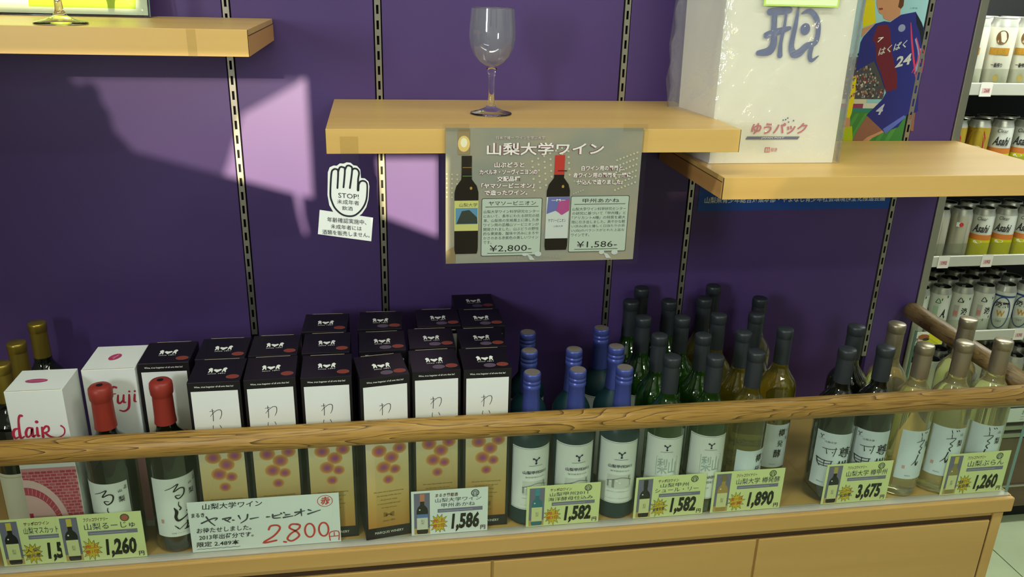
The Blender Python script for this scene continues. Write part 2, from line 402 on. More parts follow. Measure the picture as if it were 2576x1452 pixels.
# ================================================================== BOTTLES
def bottle_profile(r=.0375, h=.30, neck=.0140, sh0=.182, sh1=.232):
    p = [(0, .006), (r * .6, .004), (r * .86, .0), (r * .95, .0012), (r, .006), (r, sh0)]
    n = 8
    for i in range(1, n + 1):
        t = i / n; k = .5 + .5 * math.cos(PI * t)
        k = k ** (1.0 + .25 * t)
        p.append((neck + .0006 + (r - neck - .0006) * k * (1 if t < 1 else 0) , sh0 + (sh1 - sh0) * (t ** .80)))
    p += [(neck, sh1 + .012), (neck - .0005, h - .014), (neck - .0005, h - .003), (0, h - .003)]
    return p
def capsule_geo(kind, r, z0, h, m, mtop):
    g = Geo()
    if kind == 'foil':       # smooth foil with a bead below the rim
        g.lathe([(r * .97, z0), (r * .95, h - .018), (r * .95, h - .0165), (r, h - .0158), (r * 1.01, h - .004), (r * .98, h - .0012), (r * .9, h), (0, h)], m, 32)
    elif kind == 'wax':
        g.lathe([(r * 1.0, z0), (r * .95, z0 + .012), (r * .92, h - .027), (r * .93, h - .0255), (r * 1.02, h - .0225), (r * 1.06, h - .012), (r * 1.02, h - .004), (r * .85, h - .0008), (r * .45, h), (0, h)], m, 32)
        g.lathe([(r * .3, h + .0003), (0, h + .0004)], BLACK, 16)
    elif kind == 'screw':
        pr = [(r * 1.08, z0), (r * .96, z0 + .03), (r * .93, h - .030), (r * 1.0, h - .028), (r * 1.0, h - .022), (r * .94, h - .0212), (r * .94, h - .0195), (r * 1.0, h - .0187), (r * 1.0, h - .0145), (r * .94, h - .0137), (r * .94, h - .0125), (r * 1.0, h - .0117), (r * 1.0, h - .0025), (r * .95, h - .0003), (r * .86, h)]
        g.lathe(pr, m, 32); g.lathe([(r * .86, h), (0, h + .0002)], mtop, 32)
    return g
G_DARK = mat('near_black_bottle_glass', '#0d120c', .04, spec=.6, coat=1)
G_GREEN = mat('green_bottle_glass', '#3c7424', .01, trans=.85, ior=1.45, coat=1)
G_AMBER = mat('olive_yellow_wine_glass', '#9a8c2c', .01, trans=.85, ior=1.42, coat=1)
G_PALE = mat('pale_yellow_wine_glass', '#ece6ac', .01, trans=.88, ior=1.40, coat=1)
G_FROST = mat('frosted_teal_glass', '#16343a', .45, spec=.35)
C_RED = mat('red_capsule', '#8c3026', .42, spec=.4); C_GOLD = mat('gold_capsule', '#a08a3a', .32, .75)
C_DARK = mat('charcoal_capsule', '#33383c', .4, .3); C_SILVER = mat('pewter_capsule', '#9a9078', .36, .75)
C_BLUE = mat('blue_capsule', '#48549c', .34, .35); C_TOPG = mat('grey_cap_top', '#6c635c', .6)
PAPER = ink('#dfe4dc', .55); PAPERB = ink('#cfdadd', .55); CREAM = ink('#dcd7bd', .55)

def molecule(p, cx, cy, s, m):
    """The three-armed Y mark made of dots."""
    for a, b in (((-.5, .5), (-.1, .2)), ((.55, .55), (.05, .1)), ((0, 0), (0, -.6))): p.stroke([(cx + a[0] * s, cy + a[1] * s), (cx + b[0] * s, cy + b[1] * s)], s * .22, m)
    for x, y, r in ((-.6, .55, .25), (.65, .62, .24), (0, .05, .25), (0, -.7, .26), (-.15, .3, .16)): p.disc(cx + x * s, cy + y * s, r * s, r * s, m, 3, 10)
    p.rect(cx - 1.6 * s, cy - 1.35 * s, cx + 1.6 * s, cy - 1.27 * s, m, 3)
def label_sheet(p, half, z0, z1, m, frame=None):
    p.rect(-half, z0, half, z1, m, 1)
    if frame:
        for a, b in ((z0 + .002, z0 + .0025), (z1 - .0025, z1 - .002)): p.rect(-half + .002, a, half - .002, b, frame, 2)
        for x in (-half + .002, half - .0025): p.rect(x, z0 + .002, x + .0005, z1 - .002, frame, 2)
def rouge_brush(p):
    b = BLACK; q = lambda L: [(x / 1000, .030 + y / 1000) for x, y in L]
    p.stroke(q([(-14, 92), (-4, 96), (6, 101), (-2, 88), (8, 93), (14, 90), (12, 80), (4, 74), (0, 80), (7, 80)]), [.0009, .0012, .0018, .0018, .002, .0022, .0022, .002, .0016, .0012], b)
    p.stroke(q([(4, 68), (3, 62), (6, 56), (4, 53)]), [.001, .0014, .0022, .0026], b)
    p.stroke(q([(-4, 58), (-1, 50), (-3, 40), (0, 33), (8, 36), (18, 43), (24, 49)]), [.0012, .005, .0045, .0038, .0022, .0016, .0009], b)
    p.stroke(q([(14, 48), (17, 49)]), .0024, b); p.stroke(q([(19, 51), (23, 52.5)]), .0024, b)
    p.stroke(q([(-6, 24), (-1, 18)]), [.001, .0022], b); p.stroke(q([(0, 16), (10, 24), (19, 29), (15, 17), (8, 15)]), [.0009, .0012, .002, .0024, .0018], b)
    p.stroke(q([(13, 29), (13, 22), (10, 15)]), .0022, b); p.stroke(q([(18, 26), (14, 22)]), .0018, b)
def bottle(name, label, group, prof, glass, cap, pr=None, lab=None):
    t = thing(name, label, 'bottle', group=group)
    Geo().lathe(prof, glass, 44).build('glass_body', t)
    cap.build('capsule', t)
    if lab:
        o = lab.build('label', t)
        if pr: pr.build('label_print', o)
    return t

R1 = .0349
# red wine with red wax-look capsule
def rouge():
    r = .0372; lab = Print(r, .0004); label_sheet(lab, .037, .032, .142, PAPER)
    p = Print(r, .0004); rouge_brush(p)
    p.text('山', .022, .124, .005, .005, DARK, bold=.015, slope=.2); p.text('梨', .021, .106, .009, .011, DARK, bold=.01)
    p.text('製造者 フジッコワイナリー', -.012, .038, .03, .0026, ink('#8a8880')); p.rect(-.027, .058, -.0225, .0655, ink('#c79a86'), 2)
    p.text('ぶ', .030, .128, .005, .007, DARK, bold=.02)
    return bottle('wine_bottle', '', 'red-capped wine bottles by the handwritten card', bottle_profile(r, .30, .0143, .178, .222), G_DARK, capsule_geo('wax', .0166, .226, .30, C_RED, None), p, lab)
# dark bottle with gold capsule
def gold():
    lab = Print(R1, .0004); label_sheet(lab, .042, .018, .116, CREAM)
    p = Print(R1, .0004); p.rect(-.04, .110, .04, .1106, ink('#8f8350'), 2)
    return bottle('wine_bottle', '', 'gold-capped bottles at far left', bottle_profile(R1), G_DARK, capsule_geo('foil', .0150, .225, .30, C_GOLD, None), p, lab)
def blue():
    lab = Print(R1, .0004); label_sheet(lab, .0385, .034, .158, PAPER, ink('#6a706a'))
    p = Print(R1, .0004); pu = ink('#2c2142')
    molecule(p, .006, .133, .0075, pu)
    p.text('山梨甲州2011', -.016, .1065, .042, .0068, pu, bold=.015); p.text('海洋酵母仕込み', -.012, .099, .034, .003, ink('#6f7470'))
    gr = ink('#8f928c'); p.rect(-.016, .064, .026, .092, ink('#c9cdc4'), 2)
    p.quad([(-.016, .068), (-.016, .080), (-.004, .083), (.010, .087), (.024, .083), (.026, .070), (.018, .066), (-.004, .066)], ink('#85887e'), 3)
    p.stroke([(-.016, .080), (-.002, .084), (.010, .0875), (.026, .082)], .0010, ink('#55574f'), 4); p.rect(.021, .083, .0225, .091, ink('#777a70'), 4)
    for x, y in ((-.010, .079), (.001, .081), (.006, .077)): p.disc(x, y, .0016, .0012, WHITE, 5, 8)
    p.text('山梨大学ワイン科学研究センター', -.016, .057, .042, .0022, ink('#7c8079')); p.text('サッポロワイン株式会社製造', -.018, .043, .044, .0022, ink('#9aa099'))
    return bottle('wine_bottle', '', 'blue-capped frosted bottles', bottle_profile(R1, .285, .0135, .160, .212), G_FROST, capsule_geo('screw', .0148, .205, .2845, C_BLUE, C_TOPG), p, lab)
def green():
    lab = Print(R1, .0004); label_sheet(lab, .0365, .030, .160, PAPER, ink('#6a706a'))
    p = Print(R1, .0004); pu = ink('#2c2142'); gl = ink('#9fb0aa')
    molecule(p, .004, .141, .0068, pu)
    for (a, b, c, d) in ((-.012, .085, .024, .122),):
        for q in (((a, b), (c, b)), ((a, d), (c, d)), ((a, b), (a, d)), ((c, b), (c, d))): p.stroke(q, .0006, gl)
    p.text('梨', -.010, .088, .017, .031, gl); p.text('山', .009, .088, .013, .031, gl)
    p.text('YAMANASHI', -.016, .073, .034, .0062, pu, bold=.01); p.text('KOSHU', -.004, .063, .018, .005, pu)
    p.text('SUR LIE', -.006, .052, .014, .003, ink('#7c8079'))
    return bottle('wine_bottle', '', 'dark-capped green wine bottles', bottle_profile(R1), G_GREEN, capsule_geo('foil', .0150, .231, .30, C_DARK, None), p, lab)
def amber():
    lab = Print(R1, .0004); label_sheet(lab, .030, .032, .122, PAPERB)
    p = Print(R1, .0004)
    p.text('樽', .006, .098, .013, .016, BLACK, bold=.01); p.text('発', .006, .076, .012, .014, DARK); p.text('酵', .002, .054, .014, .017, BLACK, bold=.015)
    p.text('山', .021, .108, .005, .005, DARK); p.text('梨', .021, .09, .005, .007, DARK); p.text('Winery', -.004, .038, .012, .0025, DARK); p.rect(-.022, .062, -.018, .068, ink('#c79a86'), 2)
    return bottle('wine_bottle', '', 'dark-capped yellow-green wine bottles', bottle_profile(R1), G_AMBER, capsule_geo('foil', .0150, .233, .30, C_DARK, None), p, lab)
def taru():
    r = .0365; lab = Print(r, .0004); label_sheet(lab, .034, .034, .146, PAPERB)
    p = Print(r, .0004); molecule(p, -.023, .137, .0042, DARK); p.text('山梨大学', -.016, .126, .019, .004, DARK)
    q = lambda L: [(x / 1000, y / 1000) for x, y in L]; b = BLACK
    p.stroke(q([(-19, 114), (-6, 114), (6, 116)]), [.001, .0013, .001], b); p.stroke(q([(-12, 114), (-10, 104)]), [.001, .0016], b); p.stroke(q([(4, 118), (3, 108), (1, 100)]), [.0014, .0012, .0009], b); p.disc(-.001, .108, .0012, .0012, b, 3, 8)
    p.text('尊', .010, .098, .022, .022, b, bold=.01)
    p.stroke(q([(-27, 92), (-14, 89), (2, 90)]), [.0022, .0016, .0012], b); p.stroke(q([(-26, 92), (-24, 82), (-19, 76)]), [.0022, .0018, .0014], b)
    p.stroke(q([(-25, 85), (-14, 83), (-2, 84)]), .0014, b); p.stroke(q([(-22, 79), (-12, 78), (-2, 79)]), .0014, b); p.stroke(q([(0, 90), (-1, 76)]), .0015, b); p.stroke(q([(-12, 90), (-12, 79)]), .0012, b)
    p.text('州', .008, .072, .020, .019, b, bold=.02); p.text('Winery', -.02, .042, .012, .0028, DARK)
    return bottle('wine_bottle', '', 'dark bottles with brushed calligraphy labels', bottle_profile(r), G_DARK, capsule_geo('foil', .0158, .236, .30, C_DARK, None), p, lab)
def blanc():
    r = .0368; lab = Print(r, .0004); label_sheet(lab, .032, .040, .142, PAPERB)
    p = Print(r, .0004); q = lambda L: [(x / 1000, y / 1000) for x, y in L]; b = BLACK
    p.stroke(q([(2, 138), (4, 132)]), .0012, b); p.stroke(q([(10, 138), (12, 136)]), .0014, b); p.stroke(q([(14, 138.5), (16, 136.5)]), .0014, b)
    p.stroke(q([(-4, 119), (4, 121), (12, 122), (8, 115), (4, 110), (9, 106), (4, 100), (7, 95)]), [.0008, .0012, .0014, .0012, .0016, .0012, .0018, .0022], b); p.stroke(q([(4, 130), (5, 121)]), .001, b)
    p.stroke(q([(4, 92), (1, 80), (-6, 70)]), [.0022, .0016, .0008], b); p.stroke(q([(1, 80), (3, 70), (6, 78)]), [.001, .003, .001], b)
    p.text('山', .020, .126, .005, .006, DARK); p.text('梨', .017, .104, .010, .014, DARK, bold=.01)
    p.rect(-.021, .062, -.016, .069, ink('#c99c92'), 2); p.text('Winery', -.014, .046, .011, .003, DARK)
    return bottle('wine_bottle', '', 'pewter-capped bottles of pale wine', bottle_profile(r, .30, .0150), G_PALE, capsule_geo('foil', .0162, .236, .30, C_SILVER, None), p, lab)

def place(proto, first, spots, h0):
    """spots: (x, y, height, turn in degrees, label)."""
    for i, (x, y, h, rz, label) in enumerate(spots):
        if i == 0:
            o = proto; o.location = (x, y, .0006); o.rotation_euler = (0, 0, math.radians(rz)); o.scale = (1, 1, h / h0); o['label'] = label
        else: k = .975 if y == -0.2403 else 1; dup(proto, (x, y, .0006), math.radians(rz), label, scale=(k, k, h / h0))
place(rouge(), True, [
    (-0.3103, -0.3085, 0.2927, -12, 'red-capped dark wine bottle in front of the white boxes, farther left of two'),
    (-0.2212, -0.3085, 0.2968, 14, 'red-capped dark wine bottle just left of the handwritten price card'),
], 0.3)
place(gold(), True, [
    (-0.4801, -0.229, 0.3, 25, 'gold-capped dark bottle at the left edge with a cream label, front of three'),
    (-0.4868, -0.147, 0.3, 0, 'gold-capped dark bottle, middle of the three at far left'),
    (-0.4845, -0.061, 0.2998, 0, 'gold-capped dark bottle, rearmost of the three at far left'),
], 0.3)
place(blue(), True, [
    (0.3662, -0.311, 0.2817, 0, 'blue-capped frosted bottle at front left of its group, beside the gift boxes'),
    (0.4443, -0.311, 0.2829, -6, 'blue-capped frosted bottle in the middle of the front row'),
    (0.5261, -0.311, 0.2825, -16, 'blue-capped frosted bottle at front right, beside the green bottles'),
    (0.3756, -0.232, 0.2848, 0, 'blue-capped frosted bottle, second of the left column next to gift boxes'),
    (0.4566, -0.232, 0.2834, 0, 'blue-capped frosted bottle, rear one of the middle column'),
    (0.5337, -0.232, 0.2853, 0, 'blue-capped frosted bottle, second of the right column'),
    (0.3871, -0.152, 0.2845, 0, 'blue-capped frosted bottle, rearmost of the left column next to gift boxes'),
    (0.528, -0.150, 0.2865, 0, 'blue-capped frosted bottle, rearmost of the right column, with a glint on its cap'),
], 0.2845)
place(green(), True, [
    (0.6091, -0.311, 0.2994, -16, 'dark-capped green bottle, front one of the left green column'),
    (0.6095, -0.2403, 0.3082, 0, 'dark-capped green bottle, second from the glass of the left green column'),
    (0.601, -0.1697, 0.314, 0, 'dark-capped green bottle, third from the glass of the left green column'),
    (0.5985, -0.099, 0.3187, 0, 'dark-capped green bottle, fourth from the glass of the left green column'),
    (0.6389, -0.0385, 0.3219, 0, 'dark-capped green bottle, rearmost of the left green column'),
    (0.6875, -0.311, 0.2964, -12, 'dark-capped green bottle, front one of the right green column'),
    (0.6918, -0.2403, 0.3055, 0, 'dark-capped green bottle, second from the glass of the right green column'),
    (0.6773, -0.1697, 0.3109, 0, 'dark-capped green bottle, third from the glass of the right green column'),
    (0.6766, -0.099, 0.3168, 0, 'dark-capped green bottle, fourth from the glass of the right green column'),
], 0.3)
place(amber(), True, [
    (0.7617, -0.311, 0.302, 5, 'dark-capped yellow-green bottle, front one of the left yellow column'),
    (0.7689, -0.2403, 0.3078, 0, 'dark-capped yellow-green bottle, second from the glass of the left yellow column'),
    (0.7493, -0.1697, 0.3138, 0, 'dark-capped yellow-green bottle, third from the glass of the left yellow column'),
    (0.7481, -0.099, 0.3194, 0, 'dark-capped yellow-green bottle, fourth from the glass of the left yellow column'),
    (0.7912, -0.0385, 0.3214, 0, 'dark-capped yellow-green bottle, rearmost of the left yellow column'),
    (0.8535, -0.233, 0.3074, -12, 'dark-capped yellow-green bottle standing alone at the right of its group'),
    (0.8302, -0.16, 0.3084, 0, 'dark-capped yellow-green bottle, middle of the right yellow column'),
    (0.8748, -0.08, 0.3077, 0, 'dark-capped yellow-green bottle, rearmost of the right yellow column'),
], 0.3)
place(taru(), True, [
    (0.9344, -0.3095, 0.298, -22, 'near-black bottle with brushed calligraphy label, front left of three'),
    (1.0089, -0.3095, 0.2985, -22, 'near-black bottle with brushed calligraphy label, front right of three'),
    (0.9962, -0.232, 0.3068, 0, 'near-black dark-capped bottle behind the two with calligraphy labels'),
], 0.3)
place(blanc(), True, [
    (1.0864, -0.309, 0.2994, 2, 'pale wine bottle with pewter capsule, front row left, next to near-black bottles'),
    (1.1656, -0.309, 0.3006, -24, 'pale wine bottle with pewter capsule, middle of the front row'),
    (1.2451, -0.3085, 0.3009, -27, 'pale wine bottle with pewter capsule, front row right, by the side rail'),
    (1.0816, -0.228, 0.3065, 0, 'pale wine bottle with pewter capsule, behind the near-black bottles'),
    (1.2384, -0.219, 0.3064, 0, 'pale wine bottle with pewter capsule, rear one before the side rail'),
], 0.3)

# ================================================================== GIFT BOXES
M_CARTON = mat('black_carton', '#141016', .38, spec=.45); M_CARTONW = mat('white_carton', '#dfe3df', .5)
M_KRAFT = mat('raw_card_edge', '#b3a88c', .8)
M_PANEL = zramp('white_to_gold_print', [(0.08, '#ac7c38'), (.25, '#bb9c58'), (.50, '#d2c290'), (.68, '#d9d8c8'), (.85, '#dfe2de')], .35, .304)
BW, BD, BH = .0785, .082, .3035
def black_box(purple, name='gift_box'):
    t = thing(name, '', 'box', group='black wine gift boxes')
    Geo().box(-BW / 2, BW / 2, 0, BD, 0, BH, M_CARTON, .0007).build('carton', t)
    Geo().box(-BW / 2 + .012, BW / 2 - .012, BD - .0004, BD + .0003, BH - .0012, BH + .0002, M_KRAFT).build('flap_edge', t)
    p = Print(y=0); p.rect(-BW / 2 + .0045, .022, BW / 2 - .0045, .288, M_PANEL, 1); fp = p.build('front_panel', t)
    p = Print(y=0)
    q = lambda L, z: [(x / 1000, z + y / 1000) for x, y in L]
    for z in (.236,):                                                  # the brushed kana
        p.stroke(q([(-6, 21), (-5.5, 10), (-6, 0)], z), .0009, BLACK); p.stroke(q([(-10, 17), (-3, 18)], z), .0007, BLACK)
        p.stroke(q([(-10, 8), (-5, 14), (2, 19), (7, 18), (7, 10), (4, 3)], z), [.0005, .0008, .0009, .001, .0009, .0006], BLACK)
    p.stroke(q([(-7, 10), (-7.5, 4), (-5, 0)], .218), .0008, BLACK); p.stroke(q([(3, 10), (5, 5)], .218), .0008, BLACK)
    p.stroke(q([(0, 14), (-6, 2), (-2, 6), (2, 2), (7, 5)], .196), .0008, BLACK)
    for (x, z, r) in ((-.0065, .139, .0125), (.0065, .156, .0125), (-.013, .170, .0125), (.020, .172, .0115), (.012, .133, .0098), (.0005, .1145, .0096)):
        for k, c in ((1.0, '#cc9f5c'), (.88, '#c48c50'), (.74, '#bb7850'), (.60, '#b06a5c'), (.44, '#a45c72'), (.26, '#965088')): p.disc(x, z, r * k, r * k * .92, ink(c), 2 + int((1 - k) * 12), 18)
    ol = ink('#5f4a1c')
    for i, s_ in enumerate(('We swear that it keeps announcing', 'the blessing of the sky and', 'the ground, freely', 'in every possible through', 'the wine, and you,')):
        wd = (.050, .040, .028, .038, .026)[i]; p.text(s_, -wd / 2, .090 - i * .0078, wd, .0032, ol, shear=.4)
    p.text('M', -.009, .042, .018, .009, ink('#8a6a2a'), bold=.02); p.text('since 1891', -.010, .033, .020, .0035, ol)
    p.text('Wine, true begetter of all arts that be!', -.029, .2935, .058, .0038, WHITE, bold=.006)
    p.text('MARQUIS WINERY', -.024, .0085, .048, .0055, WHITE)
    p.build('panel_print', fp)
    # top: crest, date and seal dots (drawn on the lid)
    p = Print(y=0); c = WHITE
    p.quad([(0, .030), (.0065, .039), (.0045, .0425), (0, .0405), (-.0045, .0425), (-.0065, .039)], c, 2)
    for s_ in (-1, 1):
        p.quad([(s_ * .007, .0305), (s_ * .0085, .0305), (s_ * .0095, .036), (s_ * .012, .0305), (s_ * .0135, .0305), (s_ * .0125, .038), (s_ * .0145, .043), (s_ * .0115, .0475), (s_ * .0085, .0455), (s_ * .0075, .040)][::s_], c, 2)
    p.text('since 1891', -.013, .0245, .026, .0035, c)
    p.disc(.026, .014, .0098, .0072, ink('#7c6a5a'), 1); p.disc(.026, .014, .0092, .0066, ink('#84392f'), 2)
    if purple: p.disc(.005, .012, .0098, .0072, ink('#7c6a6a'), 1); p.disc(.005, .012, .0092, .0066, ink('#5a4c62'), 2)
    tp = p.build('lid_print', t); tp.rotation_euler = (-PI / 2, 0, 0); tp.location = (0, .002, BH + .0001)
    return t
boxes = [  # column, row, front-left x, y of front, turn
    ('a', 0, -.266, -.261, 0), ('b', 0, -.176, -.3375, 0), ('b', 1, -.180, -.2535, 0), ('c', 0, -.093, -.336, 2), ('c', 1, -.0975, -.249, 0),
    ('d', 0, -.007, -.338, 1), ('d', 1, -.012, -.2475, 0), ('d', 2, -.0195, -.159, -2), ('e', 0, .084, -.3465, 8), ('e', 1, .082, -.2495, 1), ('e', 2, .078, -.157, -2),
    ('f', 0, .166, -.334, 2), ('f', 1, .166, -.244, 0), ('f', 2, .1845, -.154, 0), ('g', 0, .2485, -.3365, 0), ('g', 1, .2535, -.2505, 0), ('g', 2, .264, -.1615, 0), ('g', 3, .2595, -.0755, 0)]
cn = {'a': 'alone behind the red-capped bottle', 'b': 'second column from the left', 'c': 'third column from the left', 'd': 'fourth column from the left', 'e': 'fifth column from the left', 'f': 'sixth column from the left', 'g': 'rightmost column'}
rn = ['frontmost', 'second from front', 'third from front', 'rearmost']
pa = pb = None
for c, r, x, y, rz in boxes:
    pur = c in 'efg'
    lb = 'black gift box standing alone behind the red-capped bottle' if c == 'a' else 'black gift box, %s in the %s' % (rn[r], cn[c])
    if c == 'e' and r == 0: lb = 'black gift box turned slightly, its winery name fully visible at the bottom'
    loc = (x + BW / 2, y, .0006)
    if pur:
        if pb is None: pb = black_box(True); o = pb; o.location = loc; o.rotation_euler = (0, 0, math.radians(rz)); o['label'] = lb
        else: dup(pb, loc, math.radians(rz), lb)
    else:
        if pa is None: pa = black_box(False); o = pa; o.location = loc; o['label'] = lb
        else: dup(pa, loc, math.radians(rz), lb)

# white cartons
RED = ink('#b03048'); PINK = ink('#c4485c')
def white_box(x0, x1, y0, y1, h, label, front, lid):
    t = thing('gift_box', label, 'box', ((x0 + x1) / 2, y0, .0006), group='white wine gift boxes')
    wd = x1 - x0; dp = y1 - y0
    Geo().box(-wd / 2, wd / 2, 0, dp, 0, h, M_CARTONW, .0008).build('carton', t)
    Geo().box(-wd / 2 + .002, wd / 2 - .002, .0004, .0012, h - .0002, h + .0004, M_KRAFT).build('flap_edge', t)
    p = Print(y=0); front(p, wd); p.build('front_print', t)
    p = Print(y=0); lid(p, dp); o = p.build('lid_print', t); o.rotation_euler = (-PI / 2, 0, 0); o.location = (0, 0, h + .0005)
    return t
def clair(p, wd):
    q = lambda L: [(x / 1000, .214 + y * 1.35 / 1000) for x, y in L]
    p.stroke(q([(-31, 17), (-36, 16), (-39, 10), (-37, 5), (-31, 7)]), [0.0027, 0.0041, 0.0044, 0.0034, 0.0017], RED)
    p.stroke(q([(-22, 33), (-25, 33), (-28, 26), (-30, 8), (-28, 5), (-24, 7)]), [0.0041, 0.0037, 0.0031, 0.0044, 0.0034, 0.0017], RED)
    p.stroke(q([(-11, 17), (-17, 17), (-21, 11), (-20, 6), (-15, 8), (-11, 17), (-12, 6), (-8, 8)]), [0.0024, 0.0034, 0.0041, 0.0034, 0.0024, 0.0037, 0.0041, 0.0017], RED)
    p.stroke(q([(-4, 17), (-5, 7), (-2, 7)]), [0.0034, 0.0044, 0.0017], RED); p.disc(-.003, .214 + .033, .0026, .0026, RED, 3)
    p.stroke(q([(3, 17), (2, 5)]), [0.0034, 0.0044], RED); p.stroke(q([(2, 12), (8, 18), (12, 17), (11, 12), (5, 10)]), [0.0020, 0.0037, 0.0034, 0.0027, 0.0024], RED)
    p.stroke(q([(6, 10), (12, 5), (22, 3), (32, 7), (34, 14), (30, 18)]), [0.0041, 0.0034, 0.0024, 0.0020, 0.0020, 0.0027], RED)
    # printed brick archway below
    p.rect(-wd / 2 + .001, .012, wd / 2 - .001, .166, ink('#cf8f92'), 1)
    br = ink('#b5485a'); lt = ink('#dcb9b4')
    for r in range(26):
        z = .160 - r * .0056; o_ = (r % 2) * .0045
        for c in range(9):
            x = -wd / 2 + .002 + c * .009 - o_
            xa, xb = max(x, -wd / 2 + .001), min(x + .0078, wd / 2 - .001)
            if xb > xa: p.rect(xa, z - .0042, xb, z, br if (r * 7 + c * 3) % 5 else ink('#c0606c'), 2)
    arc = lambda rx, rz, a: (-.040 + rx * math.cos(a), .055 + rz * math.sin(a))
    def band(r0, r1, m, l):
        A = [PI / 2 * i / 12 for i in range(13)]
        v = [arc(r1[0], r1[1], a) for a in A] + [(-.040 + r1[0], .012)][:0]
        pts = []
        for a in A: pts += [arc(r0[0], r0[1], a), arc(r1[0], r1[1], a)]
        p.raw(pts, [(2 * i, 2 * i + 1, 2 * i + 3, 2 * i + 2) for i in range(12)], m, l)
        p.rect(-.040 + r0[0], .012, -.040 + r1[0], .055, m, l)
    band((.050, .078), (.059, .092), lt, 4); band((.042, .064), (.050, .078), br, 4)
    A = [PI / 2 * i / 12 for i in range(13)]
    p.quad([(-.0395, .012), (-.040 + .042, .012), (.002, .055)] + [arc(.042, .064, a) for a in A[1:]], ink('#d8b0aa'), 3)
    for i in range(14):
        a = PI / 2 * i / 13; p.stroke([arc(.043, .066, a), arc(.049, .077, a)], .0005, lt, 5)
    p.rect(-.036, .015, -.004, .075, ink('#dcc3b6'), 4); p.rect(-.0395, .015, -.034, .085, ink('#b03048'), 5)
    for i in range(5): p.rect(-.032 + i * .0055, .015, -.0317 + i * .0055, .075, ink('#b58f80'), 5)
def lid1(p, dp): p.disc(-.006, dp * .45, .016, .0065, ink('#a8406a'), 1, 24); p.text('Yamanashi', -.018, dp * .45 - .002, .024, .004, ink('#d8a4bc'), 2, shear=.3)
def fuji(p, wd):
    q = lambda L: [((x * .84 + 18.6) / 1000, .215 + y / 1000) for x, y in L]
    p.stroke(q([(-12, 52), (-18, 53), (-22, 45), (-25, 30), (-27, 14), (-31, 10)]), [0.0034, 0.0036, 0.0036, 0.0039, 0.0028, 0.0014], RED); p.stroke(q([(-29, 40), (-15, 41)]), .0016, RED)
    p.stroke(q([(-11, 38), (-13, 26), (-9, 24), (-3, 30)]), [0.0028, 0.0039, 0.0034, 0.0017], RED); p.stroke(q([(-1, 38), (-3, 26), (1, 25)]), [0.0028, 0.0039, 0.0017], RED)
    p.stroke(q([(9, 38), (7, 24), (4, 14), (-4, 9), (-12, 11)]), [0.0031, 0.0039, 0.0036, 0.0028, 0.0020], RED); p.disc(.0270, .215 + .044, .0017, .0017, RED, 3)
    p.stroke(q([(19, 38), (17, 27), (20, 25)]), [0.0031, 0.0039, 0.0017], RED); p.disc(.0354, .215 + .044, .0017, .0017, RED, 3)
    p.rect(-wd / 2 + .001, .012, wd / 2 - .001, .150, ink('#cf8f92'), 1)
def lid2(p, dp): p.disc(-.001, dp * .5, .0085, .0125, ink('#b03a62'), 1, 24, -.4); p.stroke([(-.002, dp * .5 - .007), (0, dp * .5), (.003, dp * .5 + .008)], .0014, ink('#d8a4bc'), 2); p.stroke([(-.005, dp * .5 - .002), (.003, dp * .5 + .002)], .001, ink('#d8a4bc'), 2)
white_box(-.4365, -.3555, -.331, -.259, .2995, 'white gift box with red lettering and a pink brick archway, front of two', clair, lid1)
white_box(-.3485, -.2685, -.2675, -.178, .2995, 'white gift box with red script, standing behind the left red-capped bottle', fuji, lid2)

# ================================================================== PRICE CARDS
LIME = ink('#d3dd9c', .45); WCARD = ink('#dde4de', .45); BAR = ink('#77748a'); BURST = ink('#c9b32e'); RIM = ink('#4a4420')
def star(p, cx, cy, rx, ry, n=12, seed=0):
    rnd = random.Random(seed); pts = []
    for i in range(2 * n):
        a = PI / 2 + .15 + PI * i / n; k = (rnd.uniform(.92, 1.12) if i % 2 == 0 else .60); pts.append((math.cos(a) * k, math.sin(a) * k))
    def fan(s_, m, l): p.raw([(cx, cy)] + [(cx + x * rx * s_, cy + y * ry * s_) for x, y in pts], [(0, i + 1, (i + 1) % len(pts) + 1) for i in range(len(pts))], m, l)
    fan(1.0, RIM, 4); fan(.91, BURST, 5)
def bottle_pic(p, x, w_, h, glass, cap, lab, labtop=None):
    """Printed photograph of a bottle on a grey-violet panel."""
    p.rect(x, .16 * h, x + w_, .955 * h, ink('#6f6c82'), 1); p.rect(x, .02 * h, x + w_, .16 * h, ink('#b79a5c'), 1)
    c = x + w_ * .52; b = w_ * .36; nk = w_ * .13
    p.quad([(c - b, .06 * h), (c - b * .8, .03 * h), (c + b * .8, .03 * h), (c + b, .06 * h), (c + b, .56 * h), (c + b * .8, .63 * h), (c + nk, .69 * h), (c + nk, .80 * h), (c - nk, .80 * h), (c - nk, .69 * h), (c - b * .8, .63 * h), (c - b, .56 * h)], glass, 2)
    p.quad([(c - nk * 1.15, .77 * h), (c + nk * 1.15, .77 * h), (c + nk * 1.15, .935 * h), (c - nk * 1.15, .935 * h)], cap, 3)
    p.rect(c - b * .97, .13 * h, c + b * .97, .48 * h, lab, 3)
    if labtop: p.rect(c - b * .97, .40 * h, c + b * .97, .48 * h, labtop, 4)
    p.disc(c - b * .45, .585 * h, b * .14, .016 * h, WHITE, 4, 8)
    p.text('梨', c - b * .25, .24 * h, b * .6, .12 * h, ink('#8a8a6a'), 4)
